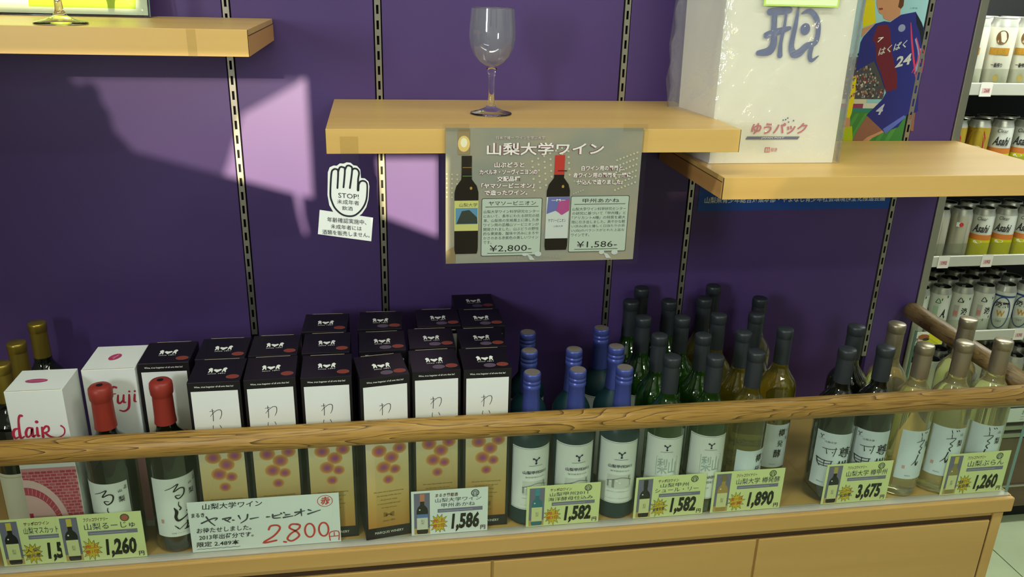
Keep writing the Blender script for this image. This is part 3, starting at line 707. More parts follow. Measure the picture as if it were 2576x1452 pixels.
def card(cx, w_, h, bg, maker, names, price, burst, colour, pic, label, lean=0.0, rz=0.0, seed=1, y=-.3486, z=.0008, left=False):
    t = thing('price_card', label, 'price card', (cx, y, z), rz, 'price cards along the glass')
    t.rotation_euler = (lean, 0, rz)
    x0 = -w_ / 2
    Geo().box(x0, -x0, 0, .0006, 0, h, bg).build('card', t)
    X = lambda f: x0 + f * w_
    p = Print(y=0); bottle_pic(p, X(.035), w_ * .205, h, *pic); p.build('bottle_picture', t)
    p = Print(y=0); star(p, X(.355), .245 * h, .125 * w_, .235 * h, seed=seed)
    bc = ink('#c2542e') if burst[2] else ink('#4a4852')
    p.text(burst[0], X(.275), .255 * h, .16 * w_, .085 * h, bc, 6, bold=.02, slope=.12); p.text(burst[1], X(.275), .145 * h, .16 * w_, .085 * h, bc, 6, bold=.02, slope=.12)
    p.build('starburst', t)
    p = Print(y=0); tx = ink('#33304a')
    mk = ink('#5a2318'); p.text(maker, X(.31), .845 * h, .29 * w_, .08 * h, mk, bold=.012, shear=.12)
    if len(names) == 2:
        p.text(names[0][0], X(names[0][1]), .725 * h, names[0][2] * w_, .095 * h, tx); p.text(names[1][0], X(names[1][1]), .605 * h, names[1][2] * w_, .095 * h, tx)
        b0, b1 = .49, .575
    else:
        p.text(names[0][0], X(names[0][1]), .665 * h, names[0][2] * w_, .145 * h, tx); b0, b1 = .55, .635
    p.rect(X(.34), b0 * h, X(.93), b1 * h, BAR, 2); p.rect(X(.36), (b0 + .03) * h, X(.80), (b0 + .045) * h, ink('#a3a1b0'), 3)
    if colour == '白':
        p.disc(X(.83), .885 * h, .080 * h, .080 * h, ink('#3c4a3a'), 2); p.disc(X(.83), .885 * h, .060 * h, .060 * h, bg, 3); p.text('白', X(.83) - .044 * h, .835 * h, .088 * h, .105 * h, tx, 4, bold=.02)
    else: p.disc(X(.80), .885 * h, .080 * h, .080 * h, ink('#555048'), 2); p.disc(X(.80), .885 * h, .060 * h, .060 * h, ink('#a85e46'), 3)
    p.build('lettering', t)
    p = Print(y=0); p.text(price, X(.515), .025 * h, .365 * w_, .435 * h, BLACK, bold=.045, shear=.07); p.text('円', X(.905), .035 * h, .065 * w_, .10 * h, BLACK, bold=.02); p.build('price_lettering', t)
    return t
GD = ink('#1c1c1a'); YC = ink('#c8b84c'); PALE = ink('#8c8150'); LABL = ink('#cfd39a')
CW, CH = .128, .0865
card(-.4165, CW, CH, LIME, 'サッポロワイン', [('山梨マスカットベリーA', .30, .62)], '1,582', ('人気', '地元産', 0), '赤', (GD, YC, LABL), 'lime price card at far left, half hidden behind the next card', seed=1, y=-.3470, lean=0)
card(-.3290, .126, .0875, LIME, 'フジッコワイナリー', [('山梨るーじゅ', .31, .60)], '1,260', ('売上', '第1位', 1), '赤', (GD, YC, LABL), 'lime price card reading 1,260 in front of the left red-capped bottle', seed=2)
card(.2255, .130, .0880, WCARD, 'まるき葡萄酒', [('山梨大学ワイン', .31, .60), ('甲州あかね', .39, .44)], '1,586', ('売上', '第2位', 1), '白', (GD, ink('#c07a5c'), ink('#d0d2c0'), ink('#5f78b0')), 'white price card reading 1,586 at the gift boxes', seed=3)
card(.4230, .130, .0820, LIME, 'サッポロワイン', [('山梨甲州2011', .31, .52), ('海洋酵母仕込み', .29, .61)], '1,582', ('売上', '第3位', 1), '白', (ink('#2f6f7a'), ink('#3f8c98'), LABL), 'lime price card with a teal bottle picture, in front of blue-capped bottles', seed=4)
card(.6165, .130, .0850, LIME, 'サッポロワイン', [('山梨甲州', .35, .40), ('シュール・リー', .28, .62)], '1,582', ('コンクール', '銀賞受賞', 0), '白', (GD, GD, LABL), 'lime price card reading 1,582 in front of the green bottles', seed=5)
card(.7630, .134, .0850, LIME, 'フジッコワイナリー', [('山梨大学 樽発酵', .32, .62)], '1,890', ('第一回', '金賞', 1), '白', (ink('#a58a4a'), ink('#7c7040'), LABL), 'lime price card reading 1,890 in front of the yellow-green bottles', seed=6)
card(.9770, .131, .0850, LIME, 'フジッコワイナリー', [('山梨大学 樽甲州', .31, .62)], '3,675', ('コンクール', '奨励賞', 0), '白', (GD, ink('#a89a50'), LABL), 'lime price card reading 3,675 in front of the near-black bottles', seed=7)
card(1.2195, .130, .0890, LIME, 'フジッコワイナリー', [('山梨ぶらん', .34, .58)], '1,260', ('国産ワイン', '奨励賞', 0), '白', (PALE, YC, LABL), 'lime price card reading 1,260 at the right end in front of pale bottles', seed=8)
# handwritten card
t = thing('price_card', 'large white handwritten card with a red marker price of 2.800', 'price card', (-.0765, -.3486, .0008), 0, 'price cards along the glass')
HW, HH = .238, .0965
Geo().box(-HW / 2, HW / 2, 0, .0006, 0, HH, WCARD).build('card', t)
p = Print(y=0); k = ink('#26262a'); X = lambda f: -HW / 2 + f * HW; Z = lambda f: f * HH
p.text('山梨大学ワイン', X(.095), Z(.84), .39 * HW, Z(.12), k, bold=.01, shear=.1)
p.text('まるき', X(.02), Z(.70), .085 * HW, Z(.085), k, bold=.02)
p.text('お待たせしました。', X(.04), Z(.38), .36 * HW, Z(.105), k, bold=.015, shear=.1); p.text('2013年出荷分です。', X(.05), Z(.24), .36 * HW, Z(.105), k, bold=.015, shear=.1); p.text('限定 2.489本', X(.03), Z(.10), .28 * HW, Z(.105), k, bold=.015, shear=.1)
p.stroke([(X(.03 + i * .022), Z(.055 + .010 * (i % 2))) for i in range(14)], .0007, k)
p.build('lettering', t)
p = Print(y=0); g = ink('#45474c')
for a in ([(.08, .58), (.15, .655), (.185, .66), (.17, .62)], [(.115, .70), (.135, .60), (.165, .515)], [(.22, .635), (.275, .655), (.25, .60)], [(.235, .615), (.265, .56)], [(.285, .60), (.295, .595)], [(.325, .68), (.335, .61)], [(.385, .69), (.375, .60), (.335, .53)], [(.40, .60), (.455, .62)], [(.51, .615), (.53, .615)], [(.55, .655), (.553, .585), (.60, .58)], [(.55, .62), (.60, .645)], [(.605, .67), (.612, .655)], [(.625, .68), (.632, .665)], [(.635, .63), (.665, .635)], [(.62, .58), (.685, .60)], [(.70, .665), (.765, .685)], [(.74, .72), (.742, .59)], [(.735, .66), (.695, .60)], [(.79, .70), (.81, .68)], [(.785, .615), (.87, .68)]):
    p.stroke([(X(u), Z(v)) for u, v in a], [.0030] + [.0026] * (len(a) - 2) + [.0016], g)
p.build('name_lettering', t)
p = Print(y=0); r_ = ink('#c8403a')
p.stroke([(X(u), Z(v)) for u, v in ((.515, .355), (.53, .425), (.575, .43), (.59, .36), (.545, .22), (.47, .095), (.56, .125))], .0034, r_); p.stroke([(X(.61), Z(.085)), (X(.625), Z(.075))], .0034, r_)
p.stroke([(X(u), Z(v)) for u, v in ((.715, .42), (.67, .43), (.655, .36), (.70, .275), (.715, .18), (.665, .09), (.635, .14), (.66, .24), (.715, .33), (.725, .40), (.70, .43))], .0034, r_)
for c in (.79, .885): p.ring(X(c), Z(.28), .0094, Z(.155), .0032, r_, 3)
p.stroke([(X(.925), Z(.04)), (X(.925), Z(.20)), (X(.985), Z(.215)), (X(.985), Z(.04))], .0018, r_); p.stroke([(X(.955), Z(.205)), (X(.955), Z(.12))], .0016, r_); p.stroke([(X(.928), Z(.12)), (X(.982), Z(.125))], .0016, r_)
p.ring(X(.905), Z(.855), .0125, Z(.115), .0010, r_, 3); p.text('赤', X(.875), Z(.78), .016, Z(.16), r_, bold=.03)
p.build('price_lettering', t)

# ================================================================== ON AND AROUND THE SHELVES
def at_base(t, o):
    o.location = -Vector(t.location); return o
# --- wine glasses
M_BOWL = clear_film('thin_glass_bowl', '#d4d6de', .08, .03, haze=.09)
def wine_glass(label, loc):
    t = thing('wine_glass', label, 'glass', loc, group='empty stemmed wine glasses')
    outer = [(.0, .0), (.033, .0), (.0345, .0012), (.033, .003), (.020, .006), (.009, .011), (.0055, .019), (.0045, .034), (.0048, .055), (.0062, .066), (.0085, .073)]
    Geo().lathe(outer + [(0, .0745)], M_CRYSTAL, 40).build('stem_and_foot', t)
    ob = [(0, .0748), (.0095, .0762), (.020, .083), (.029, .093), (.0345, .106), (.037, .120), (.0368, .134), (.0352, .150), (.0340, .165)]
    Geo().lathe(ob, M_BOWL, 48).build('bowl', t); Geo().lathe([(.0340, .1646), (.0345, .1652), (.0340, .1658), (.0334, .1652), (.0340, .1646)], M_CRYSTAL, 40).build('rim', t)
    return t
wine_glass('empty wine glass standing on the middle shelf', (.3085, -.168, MZ + .0003))
wine_glass('wine glass on the upper left shelf, only its foot and stem in view', (-.297, -.268, LZ + .0003))

# --- leaflet stand on the left shelf
t = thing('leaflet_stand', 'clear acrylic stand with a lime green and white leaflet on the left shelf', 'leaflet stand', (-.40, -.060, LZ + .0004))
lt_ = .16
o = Geo().box(-.16, .166, 0, .001, .0035, .240, ink('#e9efdc', .3)).build('leaflet', t); o.rotation_euler = (-lt_, 0, 0)
p = Print(y=0); lm = ink('#b9d21a', .3)
p.quad([(-.158, .012), (-.085, .012), (-.060, .021), (-.085, .032), (-.158, .044)], lm, 1); p.quad([(-.01, .013), (.148, .013), (.152, .05), (.05, .06), (-.01, .03)], lm, 1); p.rect(-.158, .07, .164, .238, lm, 1)
p.text('ワイン特集情報', -.012, .0335, .095, .012, ink('#3f4a1c'), 2, bold=.02)
o2 = p.build('leaflet_print', t); o2.rotation_euler = (-lt_, 0, 0)
g = Geo().box(-.163, .170, -.0035, -.0012, .001, .243, M_ACRYLIC); o = g.build('front_sheet', t); o.rotation_euler = (-lt_, 0, 0)
Geo().box(-.163, .170, -.002, .050, 0, .0016, M_ACRYLIC).build('stand_foot', t)
o = Geo().box(.1692, .1704, -.0036, -.0011, .001, .243, M_GLASSEDGE).build('sheet_edge', t); o.rotation_euler = (-lt_, 0, 0)

# --- hanging laminated poster
t = thing('hanging_poster', 'laminated grey poster with two wine bottles hanging from the middle shelf', 'poster', (.375, -.3165, .471))
FX0, FX1, FZ0, FZ1 = .2165, .5300, .4705, .6945
at_base(t, Geo().box(FX0, FX1, -.31795, -.3176, FZ0, FZ1, M_LAMINATE).build('laminate', t))
PX0, PX1, PZ0, PZ1 = .2215, .5225, .4785, .6885
M_POST = noisy('poster_grey_print', '#a89c84', '#868e84', (9, 1, 14), rough=.35, lo=.3, hi=.75)
at_base(t, Geo().box(PX0, PX1, -.3160, -.3157, PZ0, PZ1, M_POST).build('sheet', t))
YP = -.31665
U = lambda zx: PX0 + (zx - 80) / 1845 * (PX1 - PX0)
V = lambda zy: PZ1 - (zy - 85) / 1260 * (PZ1 - PZ0)
def ptxt(p, s_, x0, x1, y0, y1, m, l=4, bold=0): p.text(s_, U(x0), V(y1), U(x1) - U(x0), V(y0) - V(y1), m, l, bold)
p = Print(y=YP, eps=.00006)
# background: wall lamp, rows of bottle ends, floor
warm = ink('#b59a68'); p.rect(U(190), V(320), U(300), V(95), ink('#9a8660'), 1); p.disc(U(245), V(225), .009, .012, ink('#e8c878'), 2, 16); p.disc(U(245), V(215), .005, .007, ink('#f4ecc8'), 3, 16)
dt = ink('#c9c4a0')
for r in range(6):
    for c in range(7):
        p.disc(U(880 + c * 55 + r * 6), V(385 - c * 24 + r * 54), .0017, .0017, dt, 1, 8)
        p.disc(U(1690 + c * 32), V(380 - c * 12 + r * 56), .0016, .0016, dt, 1, 8)
for r in range(6):
    for c in range(3): p.disc(U(90 + c * 48), V(495 + r * 42 + c * 4), .0013, .0013, dt, 1, 8)
for r in range(5): p.disc(U(1290 + r * 22), V(570 + r * 6), .001, .001, dt, 1, 6); p.disc(U(1290 + r * 22), V(690 - r * 8), .001, .001, dt, 1, 6)
p.quad([(U(82), V(1340)), (U(82), V(1220)), (U(170), V(1170)), (U(170), V(1340))], ink('#8c7a58'), 1)
at_base(t, p.build('background_print', t))
def pbottle(x, w_, y0, y1, ycap, ylab0, ylab1, glass, cap):
    c = (x); b = w_ / 2; nk = b * .40
    p = Print(y=YP, eps=.00006)
    ys = y0 + (y1 - y0) * .30
    L = [(c - b * .92, y1), (c + b * .92, y1), (c + b, y1 - 40), (c + b, ys + 60), (c + b * .85, ys), (c + nk * 1.1, ys - 60), (c + nk, y0 + 60), (c - nk, y0 + 60), (c - nk * 1.1, ys - 60), (c - b * .85, ys), (c - b, ys + 60), (c - b, y1 - 40)]
    p.quad([(U(a), V(d)) for a, d in L], glass, 3)
    p.rect(U(c - nk * 1.05), V(ycap), U(c + nk * 1.05), V(y0), cap, 4)
    p.disc(U(c + b * .38), V(ys + 20), .0020, .0024, ink('#b59048'), 4, 10)
    return p
glb = ink('#1e160e')
p = pbottle(272, 222, 332, 1250, 500, 745, 1025, glb, ink('#2a2018'))
p.rect(U(160), V(1028), U(385), V(742), ink('#c9c878'), 4); p.rect(U(172), V(965), U(378), V(812), ink('#5f8fb0'), 5); p.quad([(U(180), V(960)), (U(230), V(840)), (U(300), V(830)), (U(372), V(900)), (U(378), V(960))], ink('#3a4038'), 6)
ptxt(p, '山梨大学', 205, 375, 765, 800, ink('#5a5a40'), 6); p.rect(U(235), V(440), U(320), V(435), ink('#a8824c'), 5); p.rect(U(235), V(520), U(320), V(512), ink('#4f7a3a'), 5)
at_base(t, p.build('bottle_picture', t))
p = pbottle(1140, 222, 330, 1232, 510, 720, 1120, glb, ink('#c03c30'))
p.rect(U(1030), V(1118), U(1252), V(718), ink('#c9cfc8'), 4); p.quad([(U(1035), V(880)), (U(1045), V(720)), (U(1252), V(720)), (U(1252), V(850)), (U(1190), V(890)), (U(1120), V(850))], ink('#6a6ea8'), 5); p.quad([(U(1130), V(850)), (U(1150), V(760)), (U(1252), V(740)), (U(1252), V(850)), (U(1180), V(892))], ink('#b04f86'), 6)
ptxt(p, 'M', 1125, 1165, 738, 760, WHITE, 7, .03); p.rect(U(1078), V(752), U(1120), V(748), WHITE, 7); p.rect(U(1170), V(752), U(1212), V(748), WHITE, 7)
ptxt(p, 'ヤマソービニオン', 1055, 1225, 925, 960, DARK, 6); ptxt(p, '山梨大学', 1110, 1200, 990, 1008, ink('#6a706a'), 6); p.rect(U(1125), V(478), U(1215), V(470), DARK, 5)
at_base(t, p.build('bottle_picture', t))
p = Print(y=YP, eps=.00006); wl = ink('#efeae2'); sh_ = ink('#7c3048')
def glow(s_, x0, x1, y0, y1, b1=.0, b2=.045):
    ptxt(p, s_, x0, x1, y0, y1, sh_, 5, b2); ptxt(p, s_, x0, x1, y0, y1, wl, 7, b1)
glow('日本で唯一 ワインを学ぶ大学', 540, 990, 158, 186, .0, .04); glow('山梨大学ワイン', 455, 1555, 215, 328, .02, .045)
for i, (s_, a, b) in enumerate((('山ぶどうと', 528, 805), ('カベルネ・ソーヴィニヨンの', 392, 930), ('交配品種', 555, 772), ('「ヤマソービニオン」', 410, 905), ('で造ったワイン。', 440, 845))): glow(s_, a, b, 392 + i * 64, 440 + i * 64, .03, .07)
for i, (s_, a, b) in enumerate((('白ワイン用の葡萄と、', 1350, 1770), ('赤ワイン用の葡萄を一緒に', 1275, 1835), ('仕込んで造りました。', 1315, 1760))): glow(s_, a, b, 428 + i * 65, 475 + i * 65, .03, .07)
at_base(t, p.build('headline_lettering', t))
def rrect(p, x0, y0, x1, y1, r, m, l):
    pts = []
    for cx, cy, a0 in ((x1 - r, y0 + r, -PI / 2), (x1 - r, y1 - r, 0), (x0 + r, y1 - r, PI / 2), (x0 + r, y0 + r, PI)):
        for i in range(5): a = a0 + PI / 2 * i / 4; pts.append((cx + r * math.cos(a), cy + r * math.sin(a)))
    p.quad(pts, m, l)
for (x0, x1, y0, y1, ti, tx0, tx1, lines, price) in (
    (415, 990, 725, 1278, 'ヤマソービニオン', 480, 930, ['山梨大学ワイン科学研究センター', 'において、長年にわたる研究の結', '果、山梨県の気候風土に適した赤', 'ワイン用の品種山ソービニオンが', '開発されました。山ぶどうの野性', '的な果実香、酸味や渋みにまろや', 'かさのある赤紫色の美しいワイン', 'です。'], '¥2,800-'),
    (1265, 1838, 712, 1258, '甲州あかね', 1380, 1740, ['山梨大学ワイン科学研究センター', 'の研究に基づいて「甲州種」と', '「アリカントA種」の特質を最大', '限に引き出しました。爽やかな軽', 'い渋み(赤)と優しく口当たりの良', 'い(白)のバランスがとれた上品な', 'ワインです。'], '¥1,586-')):
    p = Print(y=YP, eps=.00006); rrect(p, U(x0), V(y1), U(x1), V(y0), .0022, ink('#3c443e'), 3); rrect(p, U(x0 + 5), V(y1 - 5), U(x1 - 5), V(y0 + 5), .002, ink('#b9c6b6'), 4)
    o = at_base(t, p.build('text_box', t))
    p = Print(y=YP, eps=.00006); ptxt(p, ti, tx0, tx1, y0 + 26, y0 + 66, DARK, 6, .005); p.rect(U(x0 + 35), V(y0 + 82), U(x1 - 35), V(y0 + 77), DARK, 6)
    for i, s_ in enumerate(lines):
        ww = (x1 - x0 - 45) * (1 if len(s_) > 8 else (.15 if len(s_) < 5 else .34)); ptxt(p, s_, x0 + 20, x0 + 20 + ww, y0 + 110 + i * 42, y0 + 140 + i * 42, ink('#3a4440'), 6)
    ptxt(p, price, x0 + 82, x1 - 90, y1 - 105, y1 - 35, DARK, 6); p.rect(U(x0 + 60), V(y1 - 24), U(x1 - 80), V(y1 - 29), DARK, 6)
    p.build('text_lettering', o)
p = Print(y=YP, eps=.00006); ptxt(p, '主催 山梨県ワイン販売促進協議会', 735, 1195, 1282, 1312, ink('#a8aaa0'), 6)
for x in (840, 1600): p.disc(U(x), V(1265), .0045, .0035, ink('#c6ccc6'), 5, 12); p.disc(U(x + 130), V(1268), .0055, .004, ink('#c6ccc6'), 5, 12); p.quad([(U(x + 20), V(1270)), (U(x + 60), V(1280)), (U(x + 100), V(1325)), (U(x + 50), V(1325))], ink('#c6ccc6'), 5)
at_base(t, p.build('footer_lettering', t))
for a, b in ((.2200, .2560), (.4900, .5280)): at_base(t, Geo().box(a, b, -.3184, -.3181, .684, .6945, M_TAPE).build('tape', t))

# --- stop-hand sign
t = thing('hand_sign', 'white hand-shaped stop sign card hanging by tape from the middle shelf', 'sign', (.072, -.3165, .518))
g = Geo()
HAND = [(0.0552, 0.5640), (0.0496, 0.5750), (0.0478, 0.5901), (0.0500, 0.6240), (0.0529, 0.6313), (0.0586, 0.6339), (0.0631, 0.6336), (0.0678, 0.6370), (0.0729, 0.6366), (0.0775, 0.6385), (0.0831, 0.6379), (0.0870, 0.6342), (0.0921, 0.6332), (0.0965, 0.6279), (0.0971, 0.6151), (0.1027, 0.6146), (0.1077, 0.6097), (0.1087, 0.6022), (0.1068, 0.5828), (0.1033, 0.5709), (0.0967, 0.5612), (0.0924, 0.5577)]
PLATE = [(0.0354, 0.5678), (0.1127, 0.5545), (0.1089, 0.5178), (0.0308, 0.5307)]
def slab(g, pts, y0, y1, m):
    n = len(pts); a = sum(pts[i][0] * pts[(i + 1) % n][1] - pts[(i + 1) % n][0] * pts[i][1] for i in range(n))
    if a < 0: pts = pts[::-1]
    g.add([(x, y0, z) for x, z in pts] + [(x, y1, z) for x, z in pts], [tuple(range(n)), tuple(reversed(range(n, 2 * n)))] + [(i, i + n, (i + 1) % n + n, (i + 1) % n) for i in range(n)], m)
slab(g, HAND, -.3169, -.3162, ink('#eef0ec', .35)); at_base(t, g.build('hand_board', t))
g = Geo(); slab(g, PLATE, -.3168, -.3161, ink('#eef0ec', .35)); at_base(t, g.build('text_board', t))
p = Print(y=-.3169, eps=.00008); k = ink('#262a30')
HS = [[(0.0530, 0.5825), (0.0520, 0.5922), (0.0549, 0.6219), (0.0583, 0.6283), (0.0624, 0.6286), (0.0647, 0.6249), (0.0626, 0.6006)], [(0.0647, 0.6249), (0.0676, 0.6314), (0.0721, 0.6314), (0.0745, 0.6275), (0.0714, 0.6016)], [(0.0745, 0.6275), (0.0778, 0.6335), (0.0827, 0.6330), (0.0849, 0.6274), (0.0805, 0.6004)], [(0.0849, 0.6271), (0.0879, 0.6295), (0.0924, 0.6281), (0.0946, 0.6226), (0.0929, 0.6131), (0.0920, 0.5970)],
      [(0.0942, 0.6066), (0.0958, 0.6098), (0.1000, 0.6111), (0.1046, 0.6087), (0.1059, 0.6022), (0.1039, 0.5829), (0.0980, 0.5699), (0.0883, 0.5602), (0.0788, 0.5576), (0.0675, 0.5606), (0.0576, 0.5705), (0.0530, 0.5825)]]
for i, s_ in enumerate(HS): p.stroke(s_, .0026, k)
p.stroke([(0.0930, 0.6077), (0.0922, 0.5970)], .0036, k)
def stxt(s_, q, m=k, b=0):
    (x0, z0), (x1, z1) = q; sl = 0
    p.text(s_, x0, z1, x1 - x0, z0 - z1, m, 3, b, 0, -.10)
stxt('STOP!', [(0.0633, 0.5936), (0.0929, 0.5863)]); stxt('未成年者', [(0.0611, 0.5840), (0.0931, 0.5770)]); stxt('飲酒', [(0.0679, 0.5736), (0.0834, 0.5674)])
stxt('年齢確認実施中、', [(0.0456, 0.5571), (0.1025, 0.5495)]); stxt('未成年者には', [(0.0502, 0.5461), (0.0954, 0.5391)]); stxt('酒類を販売しません。', [(0.0374, 0.5380), (0.1067, 0.5306)])
at_base(t, p.build('lettering', t))
tag(Geo().box(.0690, .0950, -.31345, -.31305, .622, .6755, M_TAPE).build('tape_strip'), 'clear tape strip holding the hand-shaped sign to the middle shelf', 'tape')
tag(Geo().box(-.1270, -.1150, -.31335, -.3130, .783, .8200, M_TAPE).build('tape_strip'), 'clear tape scrap stuck on the front of the upper left shelf', 'tape')

# --- wrapped gift bag on the right shelf
t = thing('gift_bag', 'large white gift bag with blue brush calligraphy wrapped in clear plastic', 'bag', (.79, -.208, RZ + .0006))
BX0, BX1, BY0, BY1, BZ1 = .679, .9055, -.208, -.075, 1.02
M_BAG = noisy('white_paper_bag', '#ebe8d8', '#e4e1d2', (6, 6, 6), rough=.55)
g = Geo()
vb = [(BX0, BY0, RZ + .0006), (BX1, BY0, RZ + .0006), (BX1, BY1, RZ + .0006), (BX0 - .012, BY1, RZ + .0006), (BX0 + .001, BY0 + .006, BZ1), (BX1, BY0 + .006, BZ1), (BX1, BY1, BZ1), (BX0 - .020, BY1, BZ1)]
g.add(vb, [(3, 2, 1, 0), (4, 5, 6, 7), (0, 1, 5, 4), (1, 2, 6, 5), (2, 3, 7, 6), (3, 0, 4, 7)], M_BAG); at_base(t, g.build('paper_bag', t))
p = Print(y=BY0 - .0002, eps=.0002); nb = ink('#2f4488')
tilt = lambda L: L
for L, W in (([(0.7535, 0.8569), (0.7680, 0.8583), (0.7861, 0.8604)], [.0105, .0115, .0105]), ([(0.7620, 0.8533), (0.7640, 0.8314), (0.7669, 0.8092), (0.7611, 0.7962), (0.7424, 0.7925)], [.009, .009, .011, .013, .008]), ([(0.7820, 0.8526), (0.7817, 0.8328), (0.7791, 0.8094), (0.7807, 0.7891)], [.004, .0048, .006, .0085]),
             ([(0.7526, 0.8206), (0.7692, 0.8259), (0.7911, 0.8324)], [.010, .011, .006]), ([(0.8016, 0.8656), (0.8008, 0.8376), (0.7985, 0.8052), (0.8049, 0.7923), (0.8152, 0.7947), (0.8260, 0.8056), (0.8398, 0.8104), (0.8419, 0.8295), (0.8359, 0.8482), (0.8221, 0.8595), (0.8092, 0.8554)], [.003, .0070, .0085, .0125, .012, .010, .008, .008, .0085, .008, .002]),
             ([(0.8348, 0.8058), (0.8334, 0.7899), (0.8382, 0.7819), (0.8490, 0.7895)], [.007, .0075, .006, .0015]), ([(0.8070, 0.8685), (0.8245, 0.8676), (0.8441, 0.8693)], [.002, .004, .002])): p.stroke(L, [k_ * 1.08 for k_ in W], nb, 2)
c_ = [(0.8187, 0.8313)][0]; p.disc(c_[0], c_[1], .0085, .0095, nb, 2)
b_ = [(0.7467, 0.6791), (0.8467, 0.6596)]; rd = ink('#c0485a')
p.text('ゆうパック', b_[0][0], b_[1][1], b_[1][0] - b_[0][0], b_[0][1] - b_[1][1], rd, 2, .03, .15)
b_ = [(0.7390, 0.6560), (0.8375, 0.6509)]; p.quad([(b_[0][0], b_[1][1]), (b_[1][0] - .003, b_[1][1]), (b_[1][0], b_[0][1]), (b_[0][0] + .003, b_[0][1])], ink('#2c3a66'), 2)
b_ = [(0.7669, 0.6552), (0.8082, 0.6517)]; p.text('JAPAN POST', b_[0][0], b_[1][1], b_[1][0] - b_[0][0], b_[0][1] - b_[1][1], WHITE, 3, .01, .2)
for x_, z_ in [(0.8028, 0.6836), (0.8106, 0.6870), (0.8130, 0.6804), (0.8218, 0.6829), (0.8071, 0.6845)]: p.rect(x_ - .0012, z_ - .0012, x_ + .0012, z_ + .0012, ink('#33407a'), 2)
b_ = [(0.7766, 0.6374), (0.8024, 0.6286)]; p.rect(b_[0][0], b_[1][1], b_[0][0] + .0095, b_[0][1], rd, 2); p.text('書籍', b_[0][0] + .001, b_[1][1] + .001, .0075, .0065, M_BAG, 3); p.text('郵便', b_[0][0] + .011, b_[1][1] + .001, .012, .007, rd, 2)
at_base(t, p.build('bag_print', t))
# plastic wrap: crinkled thin sleeve a little larger than the bag
def wrap():
    rnd = random.Random(3); bm = bmesh.new(); n = 26; mz = 14
    loop = []
    def seg(a, b, k):
        for i in range(k): loop.append((a[0] + (b[0] - a[0]) * i / k, a[1] + (b[1] - a[1]) * i / k))
    c = [(BX0 - .003, BY0 - .0035), (BX1 + .011, BY0 - .003), (BX1 + .015, BY1 + .004), (BX0 - .030, BY1 + .004)]
    seg(c[0], c[1], 10); seg(c[1], c[2], 6); seg(c[2], c[3], 10); seg(c[3], c[0], 9)
    rows = []
    for j in range(mz + 1):
        z = RZ + .0008 + (BZ1 + .02 - RZ) * j / mz; row = []
        for i, (x, y) in enumerate(loop):
            side = i >= 26; amp = .0042 if side else .0012
            ox = rnd.uniform(-amp, amp) - (.010 * math.sin(PI * min(1, j / mz * 1.3)) if i >= 26 and i < 33 else 0); oy = -abs(rnd.uniform(0, amp)) if i <= 10 else rnd.uniform(-amp, amp) * .5
            if i in (0, 10): ox = oy = 0
            row.append(bm.verts.new((x + ox, y + oy, z)))
        rows.append(row)
    L_ = len(loop)
    for j in range(mz):
        for i in range(L_): bm.faces.new((rows[j][i], rows[j][(i + 1) % L_], rows[j + 1][(i + 1) % L_], rows[j + 1][i]))
    me = bpy.data.meshes.new('plastic_wrap'); bm.to_mesh(me); bm.free(); me.materials.append(M_FILM)
    for f in me.polygons: f.use_smooth = True
    return at_base(t, link('plastic_wrap', me, t))
wrap()
# green slip tucked at the top of the bag
g = Geo().box(.7385, .868, BY0 - .0062, BY0 - .0055, .8660, .99, ink('#b7dc6a')); g.box(.7415, .865, BY0 - .0064, BY0 - .0061, .8685, .987, ink('#dfeec0'))
tag(g.build('green_slip'), 'pale green slip fixed to the top of the wrapped white bag', 'card')

# --- wall poster (football picture above, blue band below), runs behind the right shelf
t = thing('wall_poster', 'wall poster of a running footballer with a blue lettered band below', 'poster', (.96, -.0012, .468))
WP0, WP1, WZ0, WZ1 = .7535, 1.1735, .4685, 1.07
at_base(t, Geo().box(WP0, WP1, -.0011, -.0006, WZ0, WZ1, zramp('poster_sky_print', [(.5, '#7fb3bd'), (.85, '#9cc8cc'), (1, '#a9d0d2')], .35, 1.07)).build('sheet', t))
YQ = -.00115; p = Print(y=YQ, eps=.00006)
p.rect(WP0, WZ0, WP1, .590, ink('#1f4c9a'), 1)
b_ = [(0.7596, 0.4901), (1.1740, 0.4717)]
p.text('山梨県青少年総合対策本部・やまなし青少年社会環境健全化推進会議', .7665, .4842, .395, .0135, ink('#d8d8c8'), 3, .012)
at_base(t, p.build('blue_band', t))
p = Print(y=YQ, eps=.00006)
p.rect(WP0, .590, WP1, .667, ink('#3f7a3a'), 1); p.rect(WP0, .667, WP1, .674, ink('#2f7a6a'), 2)
for i in range(8): p.quad([(.99 + i * .02, .600), (1.0 + i * .02, .600), (1.03 + i * .02, .664), (1.022 + i * .02, .664)], ink('#4f8a44'), 2)
p.rect(WP0, .674, 1.10, .683, ink('#8a3a5a'), 2); p.rect(1.075, .674, WP1, .684, ink('#c9c4b4'), 3); p.rect(WP0, .683, 1.080, .692, ink('#c6bfa6'), 2)
at_base(t, p.build('pitch_print', t))
p = Print(y=YQ, eps=.00006); rnd = random.Random(5)
p.rect(WP0, .692, 1.115, .772, ink('#4a4a4c'), 2)
cc = ['#8c8a86', '#b0a99a', '#2a2c30', '#6a3a3a', '#a07a60', '#c8c2b4', '#3a4658', '#8a6a58', '#9a3038']
for i in range(420):
    x = rnd.uniform(1.025, 1.118); z = rnd.uniform(.693, .778)
    if z > .692 + (1.125 - x) * 1.2: continue
    p.disc(x, z, rnd.uniform(.0009, .0022), rnd.uniform(.0012, .003), ink(rnd.choice(cc)), 3 + i % 5, 6)
at_base(t, p.build('crowd_print', t))
